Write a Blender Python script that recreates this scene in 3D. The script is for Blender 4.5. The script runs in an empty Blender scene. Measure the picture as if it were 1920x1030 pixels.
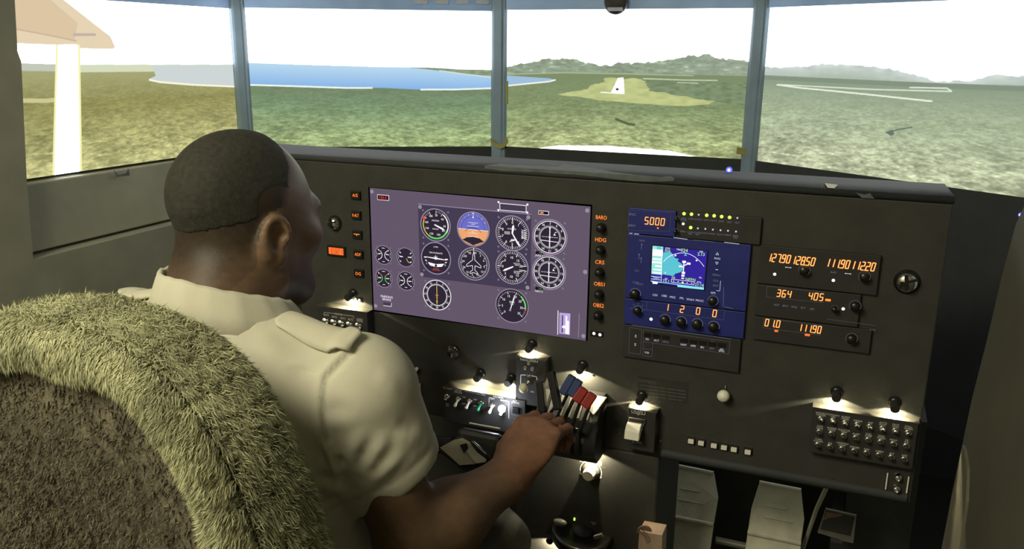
import bpy, bmesh, math, random
import numpy as np
from mathutils import Vector, Matrix
random.seed(7); rng = np.random.default_rng(7)
C = bpy.context.scene.collection
PI = math.pi

# ------------------------------------------------------------------ camera, world, lights, exposure
CAM = np.array([0., 0., 1.3])
F_PX = 1582.0
M = np.array([[0.9271652059, 0.1053813782, -0.3595266972],      # rows: world X (right), Y (forward), Z (up) in camera axes
              [0.3745321747, -0.2363627642, 0.8965814485],
              [0.0095042648, -0.9659334391, -0.2586160477]])
cam_d = bpy.data.cameras.new('camera'); cam_d.sensor_width = 36; cam_d.lens = F_PX / 1920 * 36; cam_d.clip_start = .02
cam = bpy.data.objects.new('camera', cam_d); C.objects.link(cam)
R3 = Matrix([[M[i, 0], -M[i, 1], -M[i, 2]] for i in range(3)])
cam.matrix_world = Matrix.Translation(Vector(CAM)) @ R3.to_4x4()
S = bpy.context.scene; S.camera = cam
S.view_settings.view_transform = 'Standard'; S.view_settings.look = 'None'; S.view_settings.gamma = 1
S.view_settings.use_curve_mapping = False; S.view_settings.exposure = 0.0
try: S.cycles.use_denoising = True
except Exception: pass
W = bpy.data.worlds.new('dim_cabin_air'); S.world = W; W.use_nodes = True
W.node_tree.nodes['Background'].inputs[0].default_value = (.62, .66, .55, 1)
W.node_tree.nodes['Background'].inputs[1].default_value = .28

def light(name, kind, loc, energy, color, target=None, **k):
    d = bpy.data.lights.new(name, kind); d.energy = energy; d.color = color
    for a, b in k.items(): setattr(d, a, b)
    o = bpy.data.objects.new(name, d); C.objects.link(o); o.location = loc
    if target is not None:
        o.rotation_euler = (Vector(target) - Vector(loc)).to_track_quat('-Z', 'Y').to_euler()
    return o
LAMP_AT = (-1.05, -.6, 2.2)
light('ceiling_light', 'AREA', (LAMP_AT[0], LAMP_AT[1], 2.3), 42, (1, .92, .66), (LAMP_AT[0] + .05, LAMP_AT[1] + .35, 0), shape='DISK', size=.9)

# ------------------------------------------------------------------ materials
def lin(r, g, b):
    f = lambda c: c / 12.92 if c <= .04045 else ((c + .055) / 1.055) ** 2.4
    return (f(r / 255), f(g / 255), f(b / 255))
MATS = {}
def mat(name, col, rough=.5, metal=0., vary=.12, scale=60., bump=0., bscale=None, coat=0., spec=.5):
    """principled surface whose colour, gloss and fine relief are broken up by noise"""
    if name in MATS: return MATS[name]
    m = bpy.data.materials.new(name); m.use_nodes = True; nt = m.node_tree; N = nt.nodes; L = nt.links
    b = N['Principled BSDF']; b.inputs['Roughness'].default_value = rough; b.inputs['Metallic'].default_value = metal
    b.inputs['Specular IOR Level'].default_value = spec
    if coat: b.inputs['Coat Weight'].default_value = coat; b.inputs['Coat Roughness'].default_value = .25
    tc = N.new('ShaderNodeTexCoord'); nz = N.new('ShaderNodeTexNoise'); nz.inputs['Scale'].default_value = scale; nz.inputs['Detail'].default_value = 4
    L.new(tc.outputs['Object'], nz.inputs['Vector'])
    rp = N.new('ShaderNodeValToRGB'); e = rp.color_ramp.elements
    e[0].position = .3; e[1].position = .7
    e[0].color = (*[c * (1 - vary) for c in col], 1); e[1].color = (*[min(1, c * (1 + vary)) for c in col], 1)
    L.new(nz.outputs['Fac'], rp.inputs['Fac']); L.new(rp.outputs['Color'], b.inputs['Base Color'])
    if bump:
        n2 = N.new('ShaderNodeTexNoise'); n2.inputs['Scale'].default_value = bscale or scale * 6; n2.inputs['Detail'].default_value = 3
        L.new(tc.outputs['Object'], n2.inputs['Vector'])
        bp = N.new('ShaderNodeBump'); bp.inputs['Strength'].default_value = bump; bp.inputs['Distance'].default_value = .002
        L.new(n2.outputs['Fac'], bp.inputs['Height']); L.new(bp.outputs['Normal'], b.inputs['Normal'])
    MATS[name] = m; return m
def glow(name, col, st=1.):
    if name in MATS: return MATS[name]
    m = bpy.data.materials.new(name); m.use_nodes = True; nt = m.node_tree; nt.nodes.clear()
    e = nt.nodes.new('ShaderNodeEmission'); e.inputs[0].default_value = (*col, 1); e.inputs[1].default_value = st
    o = nt.nodes.new('ShaderNodeOutputMaterial'); nt.links.new(e.outputs[0], o.inputs[0])
    MATS[name] = m; return m
def attr_mat(name, emission=None, rough=.6, bump=0., bscale=400.):
    m = bpy.data.materials.new(name); m.use_nodes = True; nt = m.node_tree; N = nt.nodes; L = nt.links
    a = N.new('ShaderNodeAttribute'); a.attribute_name = 'Col'
    if emission is not None:
        N.remove(N['Principled BSDF']); e = N.new('ShaderNodeEmission'); e.inputs[1].default_value = emission
        L.new(a.outputs['Color'], e.inputs[0]); L.new(e.outputs[0], N['Material Output'].inputs[0])
    else:
        b = N['Principled BSDF']; b.inputs['Roughness'].default_value = rough; L.new(a.outputs['Color'], b.inputs['Base Color'])
        b.inputs['Specular IOR Level'].default_value = .35
        if bump:
            tc = N.new('ShaderNodeTexCoord'); n2 = N.new('ShaderNodeTexNoise'); n2.inputs['Scale'].default_value = bscale
            bp = N.new('ShaderNodeBump'); bp.inputs['Strength'].default_value = bump; bp.inputs['Distance'].default_value = .001
            L.new(tc.outputs['Object'], n2.inputs['Vector']); L.new(n2.outputs['Fac'], bp.inputs['Height']); L.new(bp.outputs['Normal'], b.inputs['Normal'])
    MATS[name] = m; return m

K = dict(
    black=mat('black_panel_paint', (.045, .0455, .041), .6, bump=.25, scale=30, bscale=900, spec=.3),
    face=mat('black_faceplate', (.036, .036, .036), .5, scale=30, spec=.3),
    bloom_blue=mat('bloom_tinted_faceplate', (.022, .03, .22), .45, scale=30, spec=.4),  # blue bloom around the map screen, put into the faceplate colour
    vinyl=mat('dark_grey_vinyl', (.031, .035, .039), .7, bump=.4, scale=14, bscale=500),
    post=mat('veil_tinted_post', (.22, .31, .4), .45, scale=12),  # blue-grey imitates veiling glare from the bright screens
    header=mat('bloom_tinted_header', (.36, .55, .98), .5, scale=12),  # strong blue stands in for lens bloom above the screens
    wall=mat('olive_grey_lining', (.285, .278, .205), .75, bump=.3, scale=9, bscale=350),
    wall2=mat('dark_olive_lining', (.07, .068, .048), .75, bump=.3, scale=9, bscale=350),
    trim=mat('pale_edge_trim', (.12, .115, .085), .7, bump=.3, scale=30),
    roofw=mat('pale_ceiling_paint', (.6, .58, .47), .8, scale=8),
    carpet=mat('dark_carpet', (.02, .02, .017), .95, bump=.6, scale=60),
    rubber=mat('black_rubber', (.02, .02, .019), .55, scale=40),
    gloss=mat('gloss_black_plastic', (.011, .011, .011), .28, scale=40),
    grey=mat('grey_metal_plate', (.2, .2, .17), .45, .3, spec=.3), ledge=mat('dark_ledge_metal', (.09, .088, .07), .5, .2, scale=25, bump=.1),
    pedal=mat('grey_pedal_casting', (.5, .49, .38), .6, 0., scale=40, bump=.35, bscale=260),
    chrome=mat('chrome', (.75, .74, .7), .18, 1., vary=.05),
    white=mat('white_plastic', (.82, .8, .72), .4, vary=.04),
    cream=mat('cream_plastic', (.75, .7, .52), .45, vary=.06),
    green=mat('green_plastic', (.03, .32, .16), .4),
    blue=mat('blue_lever_plastic', (.015, .035, .13), .35),
    red=mat('red_lever_plastic', (.26, .016, .014), .35),
    ink=mat('white_print', (.7, .7, .66), .6, vary=.05),
    dimink=mat('grey_print', (.1, .1, .085), .7, vary=.1),
    paper=mat('cream_paper', (.62, .57, .43), .8, bump=.2),
    card=mat('white_card', (.8, .78, .68), .7),
    tape=mat('yellow_tape', (.32, .3, .1), .6, vary=.15, scale=25),
    pale=mat('pale_blue_grey_plastic', (.5, .56, .68), .6), torn=mat('torn_grey_tape', (.10, .115, .122), .7, vary=.25, scale=35, bump=.4),
    pink=mat('pinkish_card', (.42, .3, .22), .7), brown=mat('brown_print', (.16, .1, .07), .7),
    seat=mat('brown_nap_fabric', (.135, .12, .085), .95, vary=.3, scale=45, bump=.9, bscale=420),
    shirt=mat('cream_white_cotton', (.66, .64, .52), .85, vary=.03, scale=30, bump=.16, bscale=900),
    trouser=mat('charcoal_trouser_cloth', (.06, .058, .048), .9, vary=.15, scale=40, bump=.3, bscale=600),
    hair=mat('short_black_hair', (.034, .033, .026), .8, vary=.35, scale=160, bump=.6, bscale=900),
)
G = dict(
    orange=glow('orange_legend_light', (1., .22, .03), 1.6), digit=glow('amber_digit_light', (1., .5, .13), 1.5),
    halo=glow('red_digit_halo', (.62, .045, .006), 1.), clock=glow('orange_clock_light', (1., .16, .03), 1.3), clockd=glow('clock_digit', (.42, .03, .01), .8),  # halo: wider red strokes imitating the glow round the digits
    grn=glow('green_led', (.62, 1., .12), 1.5), dot=glow('white_legend_dot', (1, .98, .9), 1.1), leg=glow('white_backlit_legend', (.8, .82, .95), .75),
    dim=glow('dim_backlit_legend', (.5, .52, .68), .28), rule=glow('faint_backlit_rule', (.5, .5, .6), .16), blue=glow('blue_led', (.08, .1, 1.), 2.2), bluec=glow('blue_led_core', (.75, .85, 1.), 1.6),
    bulb=glow('lamp_bulb', (1., .86, .55), 14.), flash=glow('bright_switch_led', (.86, .9, 1.), 60.),
    lcd=glow('lcd_violet_grey', lin(101, 87, 106), 1.), inset=glow('lcd_dark_inset', lin(69, 61, 82), 1.), gface=glow('lcd_gauge_face', lin(48, 40, 54), 1.), bez=glow('lcd_bezel', lin(158, 143, 168), 1.),
    lw=glow('lcd_white', (1., .96, 1.), 1.), lscrew=glow('lcd_screw', lin(150, 142, 154), 1.), lblack=glow('lcd_black', lin(26, 20, 28), 1.), lred=glow('lcd_red', (.9, .05, .04), 1.), lorg=glow('lcd_orange', lin(242, 150, 72), 1.),
    lyel=glow('lcd_yellow', lin(235, 215, 90), 1.), lgrn=glow('lcd_green', lin(110, 225, 110), 1.), sky=glow('lcd_sky_blue', lin(110, 112, 200), 1.), earth=glow('lcd_earth_orange', lin(238, 168, 112), 1.), lav=glow('lcd_lavender', lin(190, 170, 225), 1.),
    gpsb=glow('map_dark_blue', lin(52, 38, 150), 1.05), sea=glow('map_sea_teal', lin(90, 190, 205), 1.1), gside=glow('map_side_cyan', lin(150, 225, 215), 1.1), gw=glow('map_white', (1., .97, 1.), 1.15), gg=glow('map_green', lin(190, 255, 150), 1.1), gbar=glow('map_bar', lin(140, 225, 240), 1.1),
)

# ------------------------------------------------------------------ geometry helpers
_glyph = {}
def glyphs(s):
    if s not in _glyph:
        c = bpy.data.curves.new('glyphs', 'FONT'); c.body = s; c.size = 1.; c.resolution_u = 2; c.align_x = 'CENTER'
        o = bpy.data.objects.new('glyphs', c); me = o.to_mesh()
        v = np.array([q.co[:2] for q in me.vertices]).reshape(-1, 2); f = [tuple(p.vertices) for p in me.polygons]
        o.to_mesh_clear(); bpy.data.objects.remove(o); bpy.data.curves.remove(c)
        if len(v): v[:, 1] -= .345; v[:, 0] -= (v[:, 0].max() + v[:, 0].min()) / 2
        _glyph[s] = (v, f)
    return _glyph[s]
SEG = {'0': 'abcdef', '1': 'bc', '2': 'abged', '3': 'abgcd', '4': 'fgbc', '5': 'afgcd', '6': 'afgedc', '7': 'abc', '8': 'abcdefg', '9': 'abcdfg'}
def basis(d):
    d = Vector(d).normalized(); a = Vector((0, 0, 1)) if abs(d.z) < .9 else Vector((1, 0, 0))
    u = d.cross(a).normalized(); return d, u, d.cross(u)

class MB:
    def __init__(s): s.v = []; s.f = []; s.m = []; s.s = []; s.mats = []
    def add(s, vs, fs, m, smooth=False):
        if m not in s.mats: s.mats.append(m)
        i = s.mats.index(m); n = len(s.v); s.v += [tuple(map(float, q)) for q in vs]
        for f in fs: s.f.append([n + k for k in f]); s.m.append(i); s.s.append(smooth)
        return s
    def box(s, c, d, m, R=None):
        vs = [(x * d[0] / 2, y * d[1] / 2, z * d[2] / 2) for x in (-1, 1) for y in (-1, 1) for z in (-1, 1)]
        if R is not None: vs = [R @ Vector(q) for q in vs]
        vs = [(q[0] + c[0], q[1] + c[1], q[2] + c[2]) for q in vs]
        return s.add(vs, [(0, 1, 3, 2), (4, 6, 7, 5), (0, 4, 5, 1), (2, 3, 7, 6), (0, 2, 6, 4), (1, 5, 7, 3)], m)
    def bx(s, x0, x1, y0, y1, z0, z1, m): return s.box(((x0 + x1) / 2, (y0 + y1) / 2, (z0 + z1) / 2), (abs(x1 - x0), abs(y1 - y0), abs(z1 - z0)), m)
    def tube(s, pts, r, m, n=10, caps=True, smooth=True):
        pts = [Vector(p) for p in pts]; rs = r if isinstance(r, (list, tuple)) else [r] * len(pts); vs = []; u = None
        for i, p in enumerate(pts):
            d = (pts[min(i + 1, len(pts) - 1)] - pts[max(i - 1, 0)]).normalized()
            if u is None: _, u, _w = basis(d)
            u = (u - d * u.dot(d)).normalized(); w = d.cross(u)
            for k in range(n):
                a = 2 * PI * k / n; vs.append(p + (u * math.cos(a) + w * math.sin(a)) * rs[i])
        fs = [(i * n + k, i * n + (k + 1) % n, (i + 1) * n + (k + 1) % n, (i + 1) * n + k) for i in range(len(pts) - 1) for k in range(n)]
        s.add(vs, fs, m, smooth)
        if caps:
            s.add(vs[:n], [tuple(range(n))[::-1]], m); s.add(vs[-n:], [tuple(range(n))], m)
        return s
    def lathe(s, c, ax, prof, m, n=20, smooth=True, a0=0., a1=2 * PI):
        d, u, w = basis(ax); c = Vector(c); full = a1 - a0 > 2 * PI - 1e-6; k_ = n if full else n + 1
        vs = [c + d * h + (u * math.cos(a0 + (a1 - a0) * k / n) + w * math.sin(a0 + (a1 - a0) * k / n)) * r for r, h in prof for k in range(k_)]
        fs = [(i * k_ + k, i * k_ + (k + 1) % k_, (i + 1) * k_ + (k + 1) % k_, (i + 1) * k_ + k) for i in range(len(prof) - 1) for k in range(n)]
        return s.add(vs, fs, m, smooth)
    def ball(s, c, r, m, n=12, sc=(1, 1, 1)):
        vs = []; nn = n // 2
        for i in range(nn + 1):
            t = PI * i / nn
            for k in range(n): a = 2 * PI * k / n; vs.append((c[0] + r * sc[0] * math.sin(t) * math.cos(a), c[1] + r * sc[1] * math.sin(t) * math.sin(a), c[2] + r * sc[2] * math.cos(t)))
        return s.add(vs, [(i * n + k, (i + 1) * n + k, (i + 1) * n + (k + 1) % n, i * n + (k + 1) % n) for i in range(nn) for k in range(n)], m, True)
    # flat marks and prisms on planes facing the seats (points are (x, z), y is the plane)
    def poly(s, p, y, m, th=0.):
        n = len(p); f = [(x, y - th, z) for x, z in p]
        s.add(f, [tuple(range(n))], m)
        if th:
            b = [(x, y, z) for x, z in p]; s.add(f + b, [(k, n + k, n + (k + 1) % n, (k + 1) % n) for k in range(n)] + [tuple(range(2 * n - 1, n - 1, -1))], m)
        return s
    def line(s, a, b, w, y, m):
        dx, dz = b[0] - a[0], b[1] - a[1]; l = math.hypot(dx, dz) or 1; ox, oz = -dz / l * w / 2, dx / l * w / 2
        return s.poly([(a[0] - ox, a[1] - oz), (b[0] - ox, b[1] - oz), (b[0] + ox, b[1] + oz), (a[0] + ox, a[1] + oz)], y, m)
    def path(s, p, w, y, m, close=False):
        for a, b in zip(p, p[1:] + ([p[0]] if close else [])):
            if b is not a: s.line(a, b, w, y, m)
        return s
    def disc(s, c, r, y, m, n=24, th=0.): return s.poly([(c[0] + r * math.cos(2 * PI * k / n), c[1] + r * math.sin(2 * PI * k / n)) for k in range(n)], y, m, th)
    def arc(s, c, r0, r1, y, m, a0=0., a1=360., n=40, th=0.):
        """flat band; angles clockwise in degrees from straight up"""
        A = [math.radians(a0 + (a1 - a0) * k / n) for k in range(n + 1)]
        o = [(c[0] + r1 * math.sin(a), y - th, c[1] + r1 * math.cos(a)) for a in A]; i = [(c[0] + r0 * math.sin(a), y - th, c[1] + r0 * math.cos(a)) for a in A]; q = n + 1
        s.add(o + i, [(k + 1, k, q + k, q + k + 1) for k in range(n)], m)
        if th:
            ob = [(x, y, z) for x, _, z in o]; ib = [(x, y, z) for x, _, z in i]
            s.add(o + ob, [(k, k + 1, q + k + 1, q + k) for k in range(n)], m); s.add(i + ib, [(k + 1, k, q + k, q + k + 1) for k in range(n)], m)
        return s
    def tick(s, c, ang, r0, r1, w, y, m):
        a = math.radians(ang); return s.line((c[0] + r0 * math.sin(a), c[1] + r0 * math.cos(a)), (c[0] + r1 * math.sin(a), c[1] + r1 * math.cos(a)), w, y, m)
    def text(s, t, c, h, y, m, wmax=None, sx=1.):
        v, f = glyphs(t)
        if not len(v): return s
        k = h / .69; kx = k * sx
        if wmax: kx = min(kx, wmax / max(1e-6, v[:, 0].max() - v[:, 0].min()))
        return s.add([(c[0] + x * kx, y, c[1] + z * k) for x, z in v], f, m)
    def seg(s, t, c, h, y, halo=True, sl=.1, pitch=.74, wd=.46):
        n = sum(ch != '.' for ch in t); w = wd * h; p = pitch * h; x = c[0] - (n - 1) * p / 2; th = .108 * h
        for q, mm, yy in ([(th * 1.6, G['halo'], y)] if halo else []) + [(th, G['digit'], y - .0003)]:
            cx = x - p
            for ch in t:
                if ch == '.':
                    s.disc((cx + w * .86 - sl * h * .5, c[1] - h * .5), q * .62, yy, mm, 8); continue
                cx += p
                if ch == ' ': continue
                X = lambda u, v_: (cx + u + sl * v_, c[1] + v_)
                e = {'a': (X(-w / 2, h / 2), X(w / 2, h / 2)), 'd': (X(-w / 2, -h / 2), X(w / 2, -h / 2)), 'g': (X(-w / 2, 0), X(w / 2, 0)), 'f': (X(-w / 2, 0), X(-w / 2, h / 2)),
                     'b': (X(w / 2, 0), X(w / 2, h / 2)), 'e': (X(-w / 2, -h / 2), X(-w / 2, 0)), 'c': (X(w / 2, -h / 2), X(w / 2, 0))}
                for g in SEG[ch]:
                    a, b = e[g]; s.line(a, b, q, yy, mm)
        return s
    def mesh(s, name, org=(0, 0, 0), bevel=0.):
        me = bpy.data.meshes.new(name); o = np.array(org)
        me.from_pydata([tuple(np.array(q) - o) for q in s.v], [], s.f)
        for m in s.mats: me.materials.append(m)
        me.polygons.foreach_set('material_index', s.m); me.polygons.foreach_set('use_smooth', s.s); me.update()
        if bevel:
            bm = bmesh.new(); bm.from_mesh(me); bmesh.ops.remove_doubles(bm, verts=bm.verts, dist=1e-6)
            es = [e for e in bm.edges if len(e.link_faces) == 2 and e.calc_face_angle(0) > .6]
            bmesh.ops.bevel(bm, geom=es, offset=bevel, segments=2, affect='EDGES', profile=.5, clamp_overlap=True)
            bm.to_mesh(me); bm.free()
        return me
ORG = {}
def link(o, parent=None):
    C.objects.link(o)
    if parent is not None: o.parent = parent
    return o
def tag(o, label=None, cat=None, group=None, kind=None):
    for k, v in (('label', label), ('category', cat), ('group', group), ('kind', kind)):
        if v: o[k] = v
    return o
def thing(name, label, cat, loc, group=None):
    o = bpy.data.objects.new(name, None); o.empty_display_size = .02; link(o); o.location = loc; ORG[o] = tuple(loc)
    return tag(o, label, cat, group)
def part(mb, name, parent, label=None, bevel=0., kind=None):
    org = ORG[parent]; o = bpy.data.objects.new(name, mb.mesh(name, org, bevel)); link(o, parent); ORG[o] = org
    return tag(o, label, None, None, kind)
def single(mb, name, label, cat, loc=None, group=None, bevel=0., kind=None):
    if loc is None: loc = tuple(np.array(mb.v).mean(0))
    o = bpy.data.objects.new(name, mb.mesh(name, loc, bevel)); link(o); o.location = loc; ORG[o] = tuple(loc)
    return tag(o, label, cat, group, kind)
def struct(mb, name, bevel=0., label=None):
    o = bpy.data.objects.new(name, mb.mesh(name, (0, 0, 0), bevel)); link(o); ORG[o] = (0, 0, 0)
    return tag(o, label, None, None, 'structure')
def copy_tree(o, loc, label=None):
    c = o.copy(); C.objects.link(c); c.location = loc; ORG[c] = tuple(loc)
    if label: c['label'] = label
    for ch in list(o.children):
        d = ch.copy(); C.objects.link(d); d.parent = c; ORG[d] = tuple(loc)
        for g in list(ch.children):
            e = g.copy(); C.objects.link(e); e.parent = d
    return c
def P(x, y, Y=1.285):
    """the point of the upright plane at depth Y that the sight line through (x, y) meets"""
    d = M @ np.array([(x - 960) / F_PX, (y - 515) / F_PX, 1.]); return CAM + d * Y / d[1]
def Q(x, y, Y=1.285): p = P(x, y, Y); return (p[0], p[2])

# ------------------------------------------------------------------ the room shell
RX0, RX1, RY0, RY1, RZ = -1.95, 1.0, -1.2, 2.75, 2.4
struct(MB().bx(RX0 - .1, RX1 + .1, RY0 - .1, RY1 + .1, -.08, 0, K['carpet']), 'floor')
struct(MB().bx(RX0 - .1, RX1 + .1, RY0 - .1, RY1 + .1, RZ, RZ + .08, K['roofw']), 'ceiling')
struct(MB().bx(RX0, RX1, RY1, RY1 + .1, 0, RZ, K['vinyl']), 'wall_front')
struct(MB().bx(RX0, RX1, RY0 - .1, RY0, 0, RZ, K['roofw']), 'wall_back')
def on_x(x, y, X):
    d = M @ np.array([(x - 960) / F_PX, (y - 515) / F_PX, 1.]); q = CAM + d * X / d[0]; return (q[1], q[2])
def prism_x(mb, p, x0, x1, m):
    """a (y, z) outline carried along X from x0 to x1"""
    n = len(p); vs = [(x0, y, z) for y, z in p] + [(x1, y, z) for y, z in p]
    return mb.add(vs, [tuple(range(n)), tuple(range(2 * n - 1, n - 1, -1))] + [(k, n + k, n + (k + 1) % n, (k + 1) % n) for k in range(n)], m)
# left lining: leaning pillar beside the side screen, lower panel, recessed panel under the screen
mb = MB(); edge = [on_x(x, y, -1.66) for x, y in ((26, -30), (33, 97), (40, 116), (50, 335), (62, 482))]
prism_x(mb, [(-1.2, 2.4), (edge[0][0] - .01, 2.4)] + edge + [(edge[-1][0], 0), (-1.2, 0)], -1.66, -1.95, K['wall'])
struct(mb, 'wall_left'); struct(MB().bx(-1.95, -1.66, edge[-1][0], 2.0, 0, .838, K['wall']), 'wall_lower')
struct(MB().bx(-1.95, -1.695, 1.2, 2.04, .844, .999, mat('pale_olive_lining', (.37, .36, .27), .75, bump=.3, scale=9, bscale=350)), 'trim_1', .004)
# right lining beside the far seat: a curved front edge with a pale seal
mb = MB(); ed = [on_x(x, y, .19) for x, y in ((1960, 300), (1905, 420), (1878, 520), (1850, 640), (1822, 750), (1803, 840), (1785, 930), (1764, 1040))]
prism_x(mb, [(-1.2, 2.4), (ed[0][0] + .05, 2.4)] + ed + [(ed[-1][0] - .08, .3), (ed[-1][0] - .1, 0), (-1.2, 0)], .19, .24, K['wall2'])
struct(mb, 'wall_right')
mb = MB(); sl = [on_x(x, y, .187) for x, y in ((1805, 835), (1785, 930), (1764, 1040), (1798, 1040), (1812, 940), (1814, 880), (1809, 845))]
prism_x(mb, sl, .1865, .19, K['trim']); struct(mb, 'trim_2')

# ------------------------------------------------------------------ the four outside-view screens
SW, SH = .708, .398
SCR = {1: ((-1.7209, 1.3217), (.0436, .9990), 1.404), 2: ((-1.657, 2.058), (.8842, .4671), 1.407), 3: ((-.9805, 2.386), (1., .006), 1.410), 4: ((-.2387, 2.372), (.8387, -.5446), 1.410)}
def fr(n, s, out, z):
    (ox, oy), (dx, dy), _ = SCR[n]; return (ox + dx * s + dy * out, oy + dy * s - dx * out, z)
def fbox(mb, n, s0, s1, o0, o1, z0, z1, m):
    v = [fr(n, s, o, z) for s in (s0, s1) for o in (o0, o1) for z in (z0, z1)]
    return mb.add(v, [(0, 1, 3, 2), (4, 6, 7, 5), (0, 4, 5, 1), (2, 3, 7, 6), (0, 2, 6, 4), (1, 5, 7, 3)], m)
_tab = rng.random((128, 128))
def vn(x, y):
    xi = np.floor(x).astype(int); yi = np.floor(y).astype(int); fx = x - xi; fy = y - yi; fx = fx * fx * (3 - 2 * fx); fy = fy * fy * (3 - 2 * fy)
    g = lambda a, b: _tab[a % 128, b % 128]
    return (g(xi, yi) * (1 - fx) + g(xi + 1, yi) * fx) * (1 - fy) + (g(xi, yi + 1) * (1 - fx) + g(xi + 1, yi + 1) * fx) * fy
def inside(u, v, p):
    r = np.zeros(u.shape, bool); j = len(p) - 1
    for i in range(len(p)):
        (a, b), (c, d) = p[i], p[j]
        if b != d: r ^= ((b > v) != (d > v)) & (u < (c - a) * (v - b) / (d - b) + a)
        j = i
    return r
def near(u, v, p, w):
    r = np.zeros(u.shape, bool)
    for (a, b), (c, d) in zip(p, p[1:]):
        e = 16 / 9; px, pz = (u - a) * e, v - b; qx, qz = (c - a) * e, d - b
        t = np.clip((px * qx + pz * qz) / (qx * qx + qz * qz + 1e-9), 0, 1); r |= np.hypot(px - t * qx, pz - t * qz) < w
    return r
def over(u, line): return np.interp(u, [q[0] for q in line], [q[1] for q in line])
SKY = np.array([4.6, 4.6, 4.5])
def L3(*c): return np.array(lin(*c))
def ground(u, v, hz, far, mid, close, amp):
    d = np.clip(hz - v, 0, 1); t = (d / .56)[..., None]
    base = np.where(t < .4, L3(*far) + (L3(*mid) - L3(*far)) * (t / .4), L3(*mid) + (L3(*close) - L3(*mid)) * ((t - .4) / .6))
    k = 1 / (d + .13); X = (u - .5) * k; Yd = np.log(d + .05)
    n = .5 * vn(X * 22 + 40, Yd * 40 + 60) + .32 * vn(X * 50 + 9, Yd * 85 + 17) + .3 * vn(X * 5 + 20, Yd * 9 + 33) + .28 * vn(X * 70, Yd * 95)
    n = (n - .7) * 2.6
    a = np.clip(d / .5, .1, 1) * amp
    return np.clip(base * np.exp(n * a)[..., None], 0, 1.2)
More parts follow.
